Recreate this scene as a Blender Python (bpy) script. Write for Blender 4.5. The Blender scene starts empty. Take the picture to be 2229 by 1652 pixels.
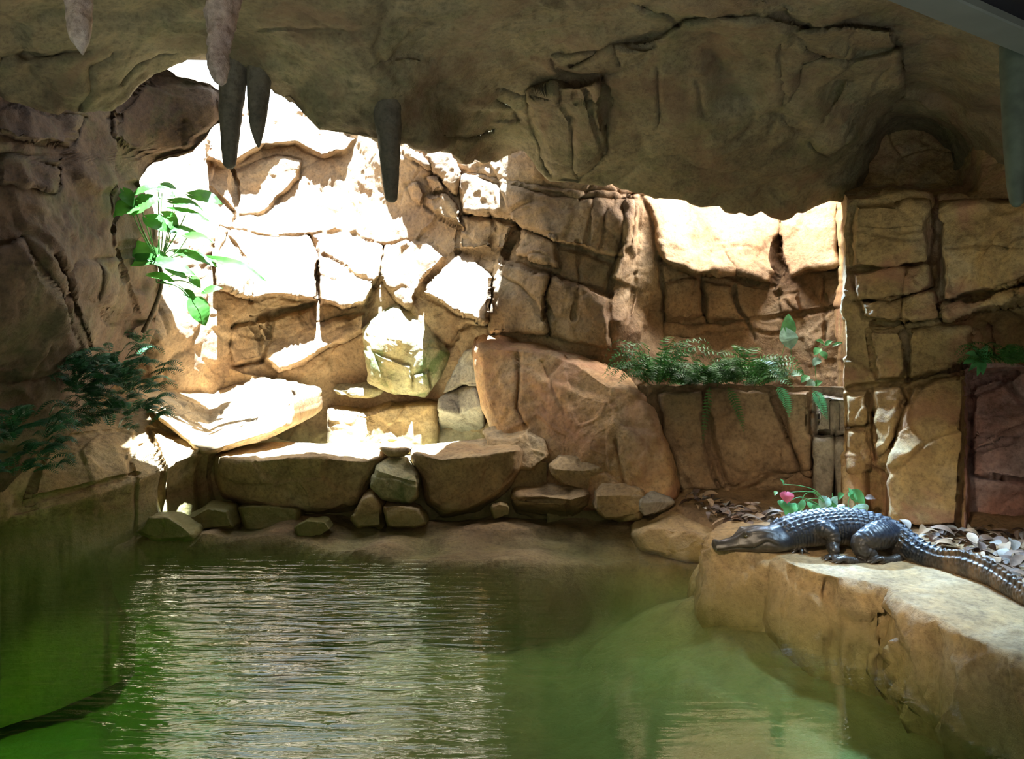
import bpy, math, random
import numpy as np
from mathutils import Vector, Matrix
random.seed(7); rng = np.random.default_rng(11)
SC = bpy.context.scene; COL = SC.collection

# ---------------------------------------------------------------- camera, world, sun, lights, exposure
W, H = 2229.0, 1652.0
F = 1716.0; CX = W/2; HY = 700.0; CZ = 1.4
cam = bpy.data.cameras.new('camera'); cam_o = bpy.data.objects.new('camera', cam); COL.objects.link(cam_o)
cam.sensor_fit = 'HORIZONTAL'; cam.sensor_width = 36.0; cam.lens = 36.0*F/W
cam.shift_y = -(H/2-HY)/W; cam.clip_start = .05; cam.clip_end = 200
cam_o.location = (0, 0, CZ); cam_o.rotation_euler = (math.pi/2, 0, 0)
SC.camera = cam_o
SC.view_settings.view_transform = 'Standard'; SC.view_settings.look = 'None'
SC.view_settings.gamma = 1.0; SC.view_settings.use_curve_mapping = False
SC.view_settings.exposure = 0.40
SC.cycles.use_denoising = True; SC.cycles.adaptive_threshold = .02
SC.cycles.max_bounces = 8; SC.cycles.diffuse_bounces = 4; SC.cycles.glossy_bounces = 3
SC.cycles.transparent_max_bounces = 12; SC.cycles.caustics_reflective = False; SC.cycles.caustics_refractive = False
SC.cycles.sample_clamp_indirect = 6.0

world = bpy.data.worlds.new('sky'); SC.world = world; world.use_nodes = True
wn = world.node_tree.nodes; wn['Background'].inputs[0].default_value = (0.80, 0.90, 1.0, 1); wn['Background'].inputs[1].default_value = 2.6

def light(name, kind, loc, target, energy, color, **kw):
    l = bpy.data.lights.new(name, kind); l.energy = energy; l.color = color
    for k, v in kw.items(): setattr(l, k, v)
    o = bpy.data.objects.new(name, l); COL.objects.link(o); o.location = loc
    o.rotation_euler = (Vector(target)-Vector(loc)).to_track_quat('-Z', 'Y').to_euler()
    return o
SUN_D = Vector((-0.06, 0.22, -0.97)).normalized()
light('sun', 'SUN', (0, 0, 10), SUN_D+Vector((0, 0, 10)), 92.0, (0.66, 0.82, 1.0), angle=0.012)
# daylight panel set in the roof of the right-hand shaft, above the frame
light('shaft_skylight', 'AREA', (1.85, 6.25, 2.8), (1.9, 6.6, 0), 85.0, (1.0, 0.96, 0.90), shape='RECTANGLE', size=1.3, size_y=.3)
# added unseen spots that brighten the slab, the caiman and the right wall
light('slab_top_fill', 'SPOT', (2.72, 3.85, 2.25), (2.1, 3.7, 0.1), 260.0, (0.52, 0.77, 1.0), shadow_soft_size=.12, spot_size=math.radians(58), spot_blend=.7)
light('sheen_fill', 'SPOT', (1.9, 6.05, 2.35), (2.15, 4.05, 0.1), 1000.0, (0.38, 0.66, 1.0), shadow_soft_size=.10, spot_size=math.radians(36), spot_blend=.6)
light('wall_spot', 'SPOT', (0.3, 1.6, 2.9), (2.7, 5.0, 1.2), 420.0, (1.0, 0.93, 0.82), shadow_soft_size=.12, spot_size=math.radians(34), spot_blend=.8)
light('cool_spot', 'SPOT', (.6, 1.6, 2.7), (2.72, 4.85, 1.82), 130.0, (0.72, 0.86, 1.0), shadow_soft_size=.10, spot_size=math.radians(11), spot_blend=1.0)
light('slab_front_fill', 'SPOT', (-.4, .9, 2.4), (1.6, 4.3, 0.1), 330.0, (1.0, 0.80, 0.55), shadow_soft_size=.12, spot_size=math.radians(34), spot_blend=.8)
light('rear_fill', 'AREA', (0.6, -1.6, 1.9), (0.4, 5, 1.2), 28.0, (1.0, 0.95, 0.78), shape='RECTANGLE', size=5.0, size_y=1.4)  # added soft fill from behind the camera
light('left_fill', 'AREA', (-3.9, 1.6, 2.1), (0.5, 5, 1.2), 10.0, (0.75, 1.0, 0.70), shape='RECTANGLE', size=1.6, size_y=1.0)  # added greenish area fill from the left, out of view
light('pool_lamp', 'POINT', (-2.2, 3.3, -0.25), (0, 0, 0), 4.0, (0.55, 1.0, 0.10), shadow_soft_size=.12)
light('left_pool_spot', 'SPOT', (-3.6, 1.6, 2.3), (-2.55, 4.4, -.9), 420.0, (0.80, 1.0, 0.30), shadow_soft_size=.15, spot_size=math.radians(24), spot_blend=.5)  # added unseen spot that brightens the pool floor at lower left

# ---------------------------------------------------------------- helpers
def P(px, py, Y):
    px = np.asarray(px, float); py = np.asarray(py, float); Y = np.asarray(Y, float)
    return np.stack([(px-CX)/F*Y, Y+0*px, CZ-(py-HY)/F*Y], -1)
def Yz(py, z): return F*(CZ-z)/(np.asarray(py, float)-HY)
def Pz(px, py, z):
    Y = Yz(py, z); return P(px, py, Y)

def _h(i, j, k, s):
    n = (i.astype(np.int64)*73856093) ^ (j.astype(np.int64)*19349663) ^ (k.astype(np.int64)*83492791) ^ (int(s)*2654435761 & 0x7fffffff)
    n = (n & 0xffffffff).astype(np.uint64)
    n = (n ^ (n >> np.uint64(16)))*np.uint64(0x45d9f3b) & np.uint64(0xffffffff)
    n = (n ^ (n >> np.uint64(16)))*np.uint64(0x45d9f3b) & np.uint64(0xffffffff)
    n = n ^ (n >> np.uint64(16))
    return n.astype(float)/4294967295.0
def vnoise(Q, s=0):
    f = np.floor(Q); t = Q-f; i, j, k = f[..., 0], f[..., 1], f[..., 2]
    t = t*t*t*(t*(t*6-15)+10); r = 0
    for a in (0, 1):
        for b in (0, 1):
            for c in (0, 1):
                w = (t[..., 0] if a else 1-t[..., 0])*(t[..., 1] if b else 1-t[..., 1])*(t[..., 2] if c else 1-t[..., 2])
                r = r+w*_h(i+a, j+b, k+c, s)
    return r*2-1
def fbm(Q, sc, octv=4, s=0, rough=.5):
    r = 0; a = 1; q = Q*sc
    for o in range(octv):
        r = r+a*vnoise(q+o*17.3, s+o); q = q*2.03; a *= rough
    return r
def facets(Q, sc, s=0, tilt=.8):
    """Chiselled rock: every Voronoi cell is its own tilted plane. Returns height (-1..1) and distance to the cell border."""
    q = Q*sc; f = np.floor(q)
    d1 = np.full(q.shape[:-1], 9e9); d2 = d1.copy(); hh = np.zeros(q.shape[:-1])
    for a in (-1, 0, 1):
        for b in (-1, 0, 1):
            for c in (-1, 0, 1):
                i, j, k = f[..., 0]+a, f[..., 1]+b, f[..., 2]+c
                cx = i+_h(i, j, k, s+1); cy = j+_h(i, j, k, s+2); cz = k+_h(i, j, k, s+3)
                dx, dy, dz = q[..., 0]-cx, q[..., 1]-cy, q[..., 2]-cz
                d = np.sqrt(dx*dx+dy*dy+dz*dz)
                hv = (_h(i, j, k, s+4)*2-1)*.6+tilt*(dx*(_h(i, j, k, s+5)*2-1)+dy*(_h(i, j, k, s+6)*2-1)+dz*(_h(i, j, k, s+7)*2-1))
                n = d < d1
                d2 = np.where(n, d1, np.minimum(d2, d)); hh = np.where(n, hv, hh); d1 = np.where(n, d, d1)
    return hh, d2-d1

def sstep(x): x = np.clip(x, 0, 1); return x*x*(3-2*x)
def seg_dist(x, y, a, b):
    ax, ay = a; bx, by = b; vx, vy = bx-ax, by-ay; L = vx*vx+vy*vy+1e-9
    t = np.clip(((x-ax)*vx+(y-ay)*vy)/L, 0, 1)
    return np.hypot(x-ax-t*vx, y-ay-t*vy)
def poly_dist(x, y, pts, closed=True):
    d = np.full(x.shape, 9e9); n = len(pts)
    for i in range(n if closed else n-1): d = np.minimum(d, seg_dist(x, y, pts[i], pts[(i+1) % n]))
    return d
def inside(x, y, pts):
    r = np.zeros(x.shape, bool); n = len(pts)
    for i in range(n):
        (x1, y1), (x2, y2) = pts[i], pts[(i+1) % n]
        if y1 == y2: continue
        c = ((y1 > y) != (y2 > y)) & (x < (x2-x1)*(y-y1)/(y2-y1)+x1); r ^= c
    return r
def rbf(ctrl):
    c = np.array(ctrl, float); X = c[:, :2]/300.; n = len(X)
    A = np.hypot(X[:, None, 0]-X[None, :, 0], X[:, None, 1]-X[None, :, 1])
    Q = np.c_[np.ones(n), X]; M = np.block([[A, Q], [Q.T, np.zeros((3, 3))]])
    w = np.linalg.lstsq(M, np.r_[c[:, 2], 0, 0, 0], rcond=None)[0]
    def f(px, py):
        x = np.asarray(px, float)/300.; y = np.asarray(py, float)/300.
        r = w[n]+w[n+1]*x+w[n+2]*y
        for k in range(n): r = r+w[k]*np.hypot(x-X[k, 0], y-X[k, 1])
        return r
    return f
def interp(pts):
    a = np.array(pts, float); return lambda x: np.interp(x, a[:, 0], a[:, 1])

def features(px, py, blocks=(), cracks=(), wob=None):
    """forward offset (metres towards the viewer) from traced rock blocks and cracks"""
    if wob is not None: px = px+wob[0]; py = py+wob[1]
    off = np.zeros(px.shape)
    for b in blocks:
        pts = [(p[0], p[1]) for p in b[0]]; bev = b[1] if len(b) > 1 else 7.; grv = b[2] if len(b) > 2 else .02
        A = np.array([[p[0], p[1], 1] for p in b[0]], float); v = np.array([p[2] for p in b[0]], float)
        co = np.linalg.lstsq(A*[.01, .01, 1], v, rcond=None)[0]*[.01, .01, 1]
        x0, x1 = min(p[0] for p in pts)-30, max(p[0] for p in pts)+30; y0, y1 = min(p[1] for p in pts)-30, max(p[1] for p in pts)+30
        m = (px > x0) & (px < x1) & (py > y0) & (py < y1)
        if not m.any(): continue
        x, y = px[m], py[m]; d = poly_dist(x, y, pts); ins = inside(x, y, pts)
        h = (co[0]*x+co[1]*y+co[2])
        e = np.where(ins, sstep(d/bev), 0)
        off[m] += h*e-grv*np.exp(-(d/3.5)**2)
    for c in cracks:
        pts, wd, dep = c; x0, x1 = min(p[0] for p in pts)-40, max(p[0] for p in pts)+40; y0, y1 = min(p[1] for p in pts)-40, max(p[1] for p in pts)+40
        m = (px > x0) & (px < x1) & (py > y0) & (py < y1)
        if not m.any(): continue
        d = poly_dist(px[m], py[m], pts, False); off[m] -= dep*np.exp(-(d/wd)**2)
    return off

def grid_faces(nr, nc, wrap=False):
    i = np.arange(nr-1)[:, None]; j = np.arange(nc if wrap else nc-1)[None, :]; jn = (j+1) % nc
    return np.stack([i*nc+j, i*nc+jn, (i+1)*nc+jn, (i+1)*nc+j], -1).reshape(-1, 4)
def normals(V, Fq):
    n = np.zeros_like(V); a = V[Fq[:, 0]]; b = V[Fq[:, 1]]; c = V[Fq[:, 2]]; d = V[Fq[:, -1]]
    fn = np.cross(c-a, d-b)
    for k in range(Fq.shape[1]): np.add.at(n, Fq[:, k], fn)
    return n/(np.linalg.norm(n, axis=1, keepdims=True)+1e-12)
def mk(name, V, Fs, mat, parent=None, loc=None, smooth=True, kind=None, label=None, cat=None, group=None):
    """link vertices and faces as ONE mesh object; loc is its origin (its base)"""
    V = np.asarray(V, float); me = bpy.data.meshes.new(name)
    if loc is None and parent is None and kind != 'structure':
        loc = ((V[:, 0].min()+V[:, 0].max())/2, (V[:, 1].min()+V[:, 1].max())/2, V[:, 2].min())
    if loc is not None: V = V-np.array(loc)
    if isinstance(Fs, np.ndarray):
        nv, nf, k = len(V), len(Fs), Fs.shape[1]
        me.vertices.add(nv); me.vertices.foreach_set('co', V.astype(np.float32).ravel())
        me.loops.add(nf*k); me.loops.foreach_set('vertex_index', Fs.astype(np.int32).ravel())
        me.polygons.add(nf); me.polygons.foreach_set('loop_start', np.arange(0, nf*k, k, dtype=np.int32))
        me.polygons.foreach_set('loop_total', np.full(nf, k, np.int32)); me.update(calc_edges=True); me.validate()
    else:
        me.from_pydata([tuple(v) for v in V], [], [tuple(int(i) for i in f) for f in Fs]); me.update()
    me.polygons.foreach_set('use_smooth', [smooth]*len(me.polygons))
    if mat: me.materials.append(mat)
    o = bpy.data.objects.new(name, me); COL.objects.link(o)
    if loc is not None: o.location = loc
    if parent is not None: o.parent = parent
    tag(o, label, cat, group, kind); return o
def tag(o, label=None, cat=None, group=None, kind=None):
    if label: o['label'] = label
    if cat: o['category'] = cat
    if group: o['group'] = group
    if kind: o['kind'] = kind
def empty(name, loc, label, cat, group=None):
    o = bpy.data.objects.new(name, None); COL.objects.link(o); o.location = loc; o.empty_display_size = .05
    tag(o, label, cat, group); return o
def child(name, V, Fs, mat, root, **kw):
    """V in world space; stored relative to the root"""
    return mk(name, np.asarray(V, float)-np.array(root.location), Fs, mat, parent=root, **kw)

# ---------------------------------------------------------------- materials
def nodes(name):
    m = bpy.data.materials.new(name); m.use_nodes = True; nt = m.node_tree
    return m, nt.nodes, nt.links, nt.nodes['Principled BSDF']
def ramp(n, stops):
    r = n.new('ShaderNodeValToRGB'); e = r.color_ramp.elements
    while len(e) < len(stops): e.new(.5)
    for i, (p, c) in enumerate(stops): e[i].position = p; e[i].color = (*c, 1) if len(c) == 3 else c
    return r
def mixc(n, l, fac, a, b, mode='MIX'):
    m = n.new('ShaderNodeMix'); m.data_type = 'RGBA'; m.blend_type = mode
    for s, v in ((m.inputs[0], fac), (m.inputs[6], a), (m.inputs[7], b)):
        if isinstance(v, bpy.types.NodeSocket): l.new(v, s)
        elif isinstance(v, (int, float)): s.default_value = v
        else: s.default_value = (*v, 1)
    return m.outputs[2]
def rock_mat(name, cols, bump=.5, rough=.75, spec=.3, wet=None, algae=(.13, .14, .035), band=.11, afac=.6, moss=0., fine=60., tint2=None):
    m, n, l, b = nodes(name); g = n.new('ShaderNodeNewGeometry')
    def noise(scale, det, rgh=.6, vec=None, dist=0.):
        t = n.new('ShaderNodeTexNoise'); t.inputs['Scale'].default_value = scale; t.inputs['Detail'].default_value = det
        t.inputs['Roughness'].default_value = rgh; t.inputs['Distortion'].default_value = dist
        l.new(vec or g.outputs['Position'], t.inputs['Vector']); return t.outputs['Fac']
    n1 = noise(1.6, 6, .6, dist=.4); n2 = noise(7., 8, .65, dist=.3); n3 = noise(38., 6, .7)
    r1 = ramp(n, [(.30, cols[0]), (.5, cols[1]), (.68, cols[2])]); l.new(n1, r1.inputs[0])
    r2 = ramp(n, [(.33, (.55, .55, .55)), (.5, (.5, .5, .5)), (.66, (.50, .43, .34))]); 
    r2 = ramp(n, [(.32, (.28, .27, .26)), (.5, (.5, .5, .5)), (.7, (.64, .60, .53))]); l.new(n2, r2.inputs[0])
    c = mixc(n, l, .75, r1.outputs[0], r2.outputs[0], 'OVERLAY')
    r3 = ramp(n, [(.36, (.22, .21, .20)), (.5, (.5, .5, .5)), (.66, (.66, .65, .62))]); l.new(n3, r3.inputs[0])
    c = mixc(n, l, .55, c, r3.outputs[0], 'OVERLAY')
    if tint2:
        rt = ramp(n, [(.48, (0, 0, 0)), (.62, (1, 1, 1))]); l.new(noise(2.3, 5, .6, dist=.8), rt.inputs[0])
        f = n.new('ShaderNodeMath'); f.operation = 'MULTIPLY'; f.inputs[1].default_value = tint2[1]; l.new(rt.outputs[0], f.inputs[0])
        c = mixc(n, l, f.outputs[0], c, tint2[0])
    if moss > 0:
        rt = ramp(n, [(.50, (0, 0, 0)), (.66, (1, 1, 1))]); l.new(noise(3.1, 7, .65, dist=.5), rt.inputs[0])
        f = n.new('ShaderNodeMath'); f.operation = 'MULTIPLY'; f.inputs[1].default_value = moss; l.new(rt.outputs[0], f.inputs[0])
        c = mixc(n, l, f.outputs[0], c, (.075, .11, .03))
    rv = None
    if wet is not None:   # algae and wet band just above and below the water level z = wet
        s = n.new('ShaderNodeSeparateXYZ'); l.new(g.outputs['Position'], s.inputs[0])
        a = n.new('ShaderNodeMath'); a.operation = 'MULTIPLY_ADD'; l.new(n2, a.inputs[0]); a.inputs[1].default_value = -.22; l.new(s.outputs[2], a.inputs[2])
        mr = n.new('ShaderNodeMapRange'); mr.inputs[1].default_value = wet-.02; mr.inputs[2].default_value = wet-band
        l.new(a.outputs[0], mr.inputs[0])
        c = mixc(n, l, mr.outputs[0], c, mixc(n, l, afac, c, algae))
        rr = n.new('ShaderNodeMapRange'); rr.inputs[3].default_value = rough; rr.inputs[4].default_value = .32; l.new(mr.outputs[0], rr.inputs[0]); rv = rr.outputs[0]
    l.new(c, b.inputs['Base Color'])
    if rv is not None: l.new(rv, b.inputs['Roughness'])
    else: b.inputs['Roughness'].default_value = rough
    b.inputs['Specular IOR Level'].default_value = spec
    # relief: coarse chiselling, pitting, fine grain
    bb = None
    for fac, dist, st in ((n2, .035, .7), (n3, .012, .9), (noise(fine*3, 4, .75), .0035, .9)):
        bm = n.new('ShaderNodeBump'); bm.inputs['Strength'].default_value = bump*st; bm.inputs['Distance'].default_value = dist
        l.new(fac, bm.inputs['Height'])
        if bb: l.new(bb, bm.inputs['Normal'])
        bb = bm.outputs[0]
    l.new(bb, b.inputs['Normal']); return m
SAND = [(.19, .11, .06), (.30, .20, .115), (.39, .29, .18)]
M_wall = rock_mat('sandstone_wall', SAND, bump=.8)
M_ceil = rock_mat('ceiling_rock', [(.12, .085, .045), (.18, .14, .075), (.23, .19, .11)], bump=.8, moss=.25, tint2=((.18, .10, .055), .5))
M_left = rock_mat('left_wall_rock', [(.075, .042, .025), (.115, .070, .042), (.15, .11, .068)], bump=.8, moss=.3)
M_bank = rock_mat('bank_rock', [(.22, .13, .06), (.34, .23, .11), (.44, .33, .19)], bump=.7, wet=.12)
M_boul = rock_mat('boulder_rock', [(.27, .16, .08), (.40, .27, .14), (.50, .38, .24)], bump=.6, wet=.06)
M_big = rock_mat('big_boulder_rock', [(.30, .14, .07), (.42, .25, .12), (.47, .33, .20)], bump=.6, tint2=((.42, .20, .12), .5))
M_pil = rock_mat('pillar_rock', [(.30, .18, .08), (.42, .29, .13), (.48, .38, .24)], bump=.9, tint2=((.36, .16, .10), .6))
M_red = rock_mat('red_rock', [(.34, .15, .11), (.44, .25, .22), (.52, .40, .40)], bump=.9)
M_grey = rock_mat('grey_rock', [(.22, .17, .13), (.30, .26, .20), (.38, .35, .30)], bump=.7)
M_slab = rock_mat('slab_rock', [(.32, .21, .10), (.44, .31, .16), (.52, .42, .28)], bump=.8, wet=.03, algae=(.26, .21, .08), afac=.5)
M_mossy = rock_mat('mossy_rock', [(.24, .17, .08), (.36, .30, .16), (.42, .40, .26)], bump=.8, moss=.9)
M_stal = rock_mat('stalactite_rock', [(.32, .21, .17), (.44, .33, .27), (.55, .45, .38)], bump=1.0)
M_stal_shade = rock_mat('backlit_stalactite_rock', [(.07, .058, .045), (.10, .085, .062), (.13, .11, .08)], bump=.4)  # shaded copy of the stalactite rock, backlit darkness put into its colour
M_floor = rock_mat('pool_floor_rock', [(.20, .12, .06), (.32, .21, .11), (.42, .30, .17)], bump=1.0, wet=-.12, band=.35, algae=(.27, .30, .11), afac=.75)
M_soil = rock_mat('soil', [(.02, .014, .01), (.035, .025, .016), (.06, .045, .03)], bump=.9)

def simple(name, col, rough=.5, spec=.4, var=.25, sc=30., bump=0., trans=0., col2=None):
    m, n, l, b = nodes(name); g = n.new('ShaderNodeTexCoord'); t = n.new('ShaderNodeTexNoise')
    t.inputs['Scale'].default_value = sc; t.inputs['Detail'].default_value = 5; l.new(g.outputs['Object'], t.inputs[0])
    c2 = col2 or tuple(v*(1+var*1.6) for v in col)
    r = ramp(n, [(.35, tuple(v*(1-var) for v in col)), (.65, c2)]); l.new(t.outputs['Fac'], r.inputs[0])
    l.new(r.outputs[0], b.inputs['Base Color']); b.inputs['Roughness'].default_value = rough; b.inputs['Specular IOR Level'].default_value = spec
    if bump:
        bm = n.new('ShaderNodeBump'); bm.inputs['Strength'].default_value = bump; bm.inputs['Distance'].default_value = .004; l.new(t.outputs['Fac'], bm.inputs['Height']); l.new(bm.outputs[0], b.inputs['Normal'])
    if trans:
        tr = n.new('ShaderNodeBsdfTranslucent'); l.new(r.outputs[0], tr.inputs[0]); mx = n.new('ShaderNodeMixShader'); mx.inputs[0].default_value = trans
        l.new(b.outputs[0], mx.inputs[1]); l.new(tr.outputs[0], mx.inputs[2]); l.new(mx.outputs[0], n['Material Output'].inputs[0])
    return m
M_leaf = simple('philodendron_leaf', (.045, .15, .022), .35, .5, .3, 8, trans=.45)
M_fern = simple('fern_frond', (.045, .14, .03), .5, .3, .4, 12, trans=.3)
M_dfern = simple('dark_fern_frond', (.02, .075, .028), .5, .3, .4, 12, trans=.2)
M_pale = simple('pale_leaf', (.25, .42, .33), .4, .5, .25, 25, trans=.2)
M_green = simple('glossy_leaf', (.10, .34, .13), .35, .5, .3, 14, trans=.3)
M_pink = simple('pink_leaf', (.55, .12, .22), .4, .4, .2, 20, trans=.2)
M_stem = simple('plant_stem', (.10, .22, .06), .5, .3, .3, 30)
M_bark = simple('bark_stem', (.06, .045, .03), .8, .2, .4, 30, bump=.6)
M_dead = [simple('dead_leaf_brown', (.12, .075, .05), .6, .3, .4, 20), simple('dead_leaf_grey', (.19, .17, .15), .6, .3, .3, 20),
          simple('dead_leaf_dark', (.07, .045, .035), .6, .3, .3, 20), simple('dead_leaf_tan', (.22, .145, .085), .6, .3, .3, 20)]
M_metal = simple('painted_beam', (.10, .11, .09), .5, .4, .08, 6)
M_black = simple('black_soffit', (.006, .006, .008), .7, .2, .1, 6)
M_claw = simple('claw', (.10, .08, .06), .4, .4, .2, 30)

def water_mat(name, absorb, dens, ripple):
    m, n, l, b = nodes(name); n.remove(b); out = n['Material Output']
    g = n.new('ShaderNodeNewGeometry')
    mp = n.new('ShaderNodeMapping'); mp.inputs['Scale'].default_value = (1.6, 9.0, 1); mp.inputs['Rotation'].default_value = (0, 0, .12); l.new(g.outputs['Position'], mp.inputs[0])
    t = n.new('ShaderNodeTexNoise'); t.inputs['Scale'].default_value = 1.9; t.inputs['Detail'].default_value = 3; t.inputs['Distortion'].default_value = .7; l.new(mp.outputs[0], t.inputs[0])
    # the ripples spread from under the small fall; the right side is still
    d = n.new('ShaderNodeVectorMath'); d.operation = 'DISTANCE'; l.new(g.outputs['Position'], d.inputs[0]); d.inputs[1].default_value = (-1.15, 3.5, 0)
    mr = n.new('ShaderNodeMapRange'); mr.interpolation_type = 'SMOOTHSTEP'; mr.inputs[1].default_value = .5; mr.inputs[2].default_value = 1.75; mr.inputs[3].default_value = ripple; mr.inputs[4].default_value = ripple*.08; l.new(d.outputs[1], mr.inputs[0])
    bm = n.new('ShaderNodeBump'); bm.inputs['Distance'].default_value = .016; l.new(mr.outputs[0], bm.inputs['Strength']); l.new(t.outputs['Fac'], bm.inputs['Height'])
    fr = n.new('ShaderNodeFresnel'); fr.inputs['IOR'].default_value = 1.6; l.new(bm.outputs[0], fr.inputs['Normal'])
    gl = n.new('ShaderNodeBsdfGlossy'); gl.inputs['Roughness'].default_value = .012; l.new(bm.outputs[0], gl.inputs['Normal'])
    tr = n.new('ShaderNodeBsdfTransparent'); mx = n.new('ShaderNodeMixShader')
    inv = n.new('ShaderNodeMath'); inv.operation = 'SUBTRACT'; inv.inputs[0].default_value = 1; l.new(g.outputs['Backfacing'], inv.inputs[1])
    ff = n.new('ShaderNodeMath'); ff.operation = 'MULTIPLY'; l.new(fr.outputs[0], ff.inputs[0]); l.new(inv.outputs[0], ff.inputs[1])
    l.new(ff.outputs[0], mx.inputs[0]); l.new(tr.outputs[0], mx.inputs[1]); l.new(gl.outputs[0], mx.inputs[2]); l.new(mx.outputs[0], out.inputs[0])
    v = n.new('ShaderNodeVolumeAbsorption'); v.inputs['Color'].default_value = (*absorb, 1); v.inputs['Density'].default_value = dens; l.new(v.outputs[0], out.inputs['Volume'])
    return m
M_water = water_mat('pool_water', (.40, .80, .34), .75, 1.0)
M_water2 = water_mat('upper_pool_water', (.45, .9, .8), .6, .15)

# ---------------------------------------------------------------- relief builder for the rock shell
def rough_disp(V, Fq, seed, fa=.05, fs=1.6, fa2=.015, fs2=5., na=.02, crack=.012, mask=1.):
    N = normals(V, Fq); Q = V+.12*np.stack([fbm(V, 1.7, 3, seed+31), fbm(V, 1.7, 3, seed+32), fbm(V, 1.7, 3, seed+33)], -1)
    h1, e1 = facets(Q, fs, seed); h2, e2 = facets(Q, fs2, seed+50)
    d = fa*h1*sstep(e1/.12)+fa2*h2*sstep(e2/.15)+na*fbm(V, 4., 5, seed+70, .55)-crack*np.exp(-(e1/.05)**2)*(vnoise(V*1.3, seed+9) > -.1)
    return V+N*(d*mask)[:, None]
def relief(name, xs, ys, Yf, mat, seed, blocks=(), cracks=(), top=None, bot=None, lip=(), lipx=(), clampY=None, kind='structure', offY=None, disp=None, flip=False, **kw):
    """sheet of rock; ys runs 0..1 between top(x) and bot(x) curves. lip: extra rows past the bottom as (dpy, dY); lipx: extra columns"""
    xs = np.asarray(xs, float); t = np.asarray(ys, float)
    if top is None: PX, PY = np.meshgrid(xs, t)
    else:
        a = top(xs); b = bot(xs); PX = np.tile(xs, (len(t), 1)); PY = a[None]+(b-a)[None]*t[:, None]
    Y = Yf(PX, PY)
    wob = (6*fbm(np.stack([PX/60., PY/60., PX*0], -1), 1., 3, seed), 6*fbm(np.stack([PX/60., PY/60., PX*0+9], -1), 1., 3, seed))
    Y = Y-features(PX, PY, blocks, cracks, wob)
    if offY is not None: Y = Y+offY(PX, PY)
    if clampY: Y = np.clip(Y, *clampY)
    R = [P(PX, PY, Y)]
    for dp, dY in lip: R.append(P(PX[-1], PY[-1]+dp, Y[-1]+dY)[None])
    G = np.concatenate(R, 0)
    for dx, dY in lipx:
        base = G[:, -1:, :].copy(); base[:, :, 0] += dx; base[:, :, 1] += dY; G = np.concatenate([G, base], 1)
    nr, nc = G.shape[:2]; V = G.reshape(-1, 3); Fq = grid_faces(nr, nc)
    if not flip: Fq = Fq[:, ::-1]
    V = rough_disp(V, Fq, seed, **(disp or {}))
    return mk(name, V, Fq, mat, kind=kind, **kw)
L = np.linspace

# ---------------------------------------------------------------- ceiling
c_con = interp([(-900, 120), (0, 185), (90, 228), (185, 242), (240, 236), (330, 160), (400, 121), (450, 124), (500, 170), (590, 196), (640, 240), (690, 291), (760, 303), (830, 310),
                (890, 306), (960, 318), (1010, 352), (1080, 350), (1140, 330), (1200, 388), (1300, 402), (1400, 414), (1500, 432), (1560, 447), (1640, 459), (1705, 467), (1780, 452), (1835, 432),
                (1880, 400), (1940, 320), (2010, 312), (2060, 380), (2120, 418), (2229, 434), (3100, 470)])
c_Y = rbf([(-900, -700, 1.6), (0, -700, 1.75), (1100, -700, 1.75), (2229, -700, 1.7), (3100, -700, 1.6), (-900, 0, 3.0), (-900, 150, 3.5),
           (0, 0, 3.3), (500, 0, 3.5), (1100, 0, 3.6), (1600, 0, 3.55), (2229, 0, 3.2), (3100, 0, 3.0), (0, 180, 3.95), (180, 240, 4.1), (330, 160, 4.3), (450, 125, 4.35), (590, 195, 4.4),
           (690, 290, 4.38), (830, 308, 4.4), (960, 315, 4.7), (700, 150, 4.05), (950, 200, 4.5), (1010, 350, 5.3), (1080, 350, 5.8), (1130, 250, 5.2), (1170, 150, 4.7), (1200, 385, 5.45), (1300, 130, 4.35), (1300, 300, 5.0),
           (1550, 90, 4.25), (1550, 300, 4.85), (1750, 150, 4.4), (1900, 180, 4.6), (1850, 300, 5.05), (1400, 410, 5.55), (1600, 450, 5.65), (1700, 465, 5.65), (1830, 432, 5.7), (1940, 320, 6.2), (2010, 315, 6.2), (2000, 200, 4.9),
           (2100, 250, 4.7), (2229, 434, 4.7), (2229, 200, 4.2), (3100, 450, 4.0)])
ceil_blocks = [
    ([(1150, 190, .20), (1310, 170, .15), (1325, 330, .12), (1260, 390, .02), (1205, 385, .04), (1160, 290, .18)], 14, .03),
    ([(1750, 130, .0), (1960, 100, .16), (1975, 190, .24), (1880, 310, .16), (1800, 340, .04), (1700, 250, .0)], 10, .03),
    ([(1720, 60, .02), (1800, 55, .10), (1955, 65, .14), (1950, 110, .08), (1830, 130, .0), (1790, 120, .0)], 9, .02),
    ([(1520, 100, -.12), (1690, 90, -.10), (1690, 200, -.05), (1620, 270, -.02), (1540, 240, -.10)], 40, .0),
    ([(1200, 120, .0), (1330, 95, .10), (1440, 110, .03), (1340, 160, .04), (1240, 165, .05)], 9, .02)]
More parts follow.
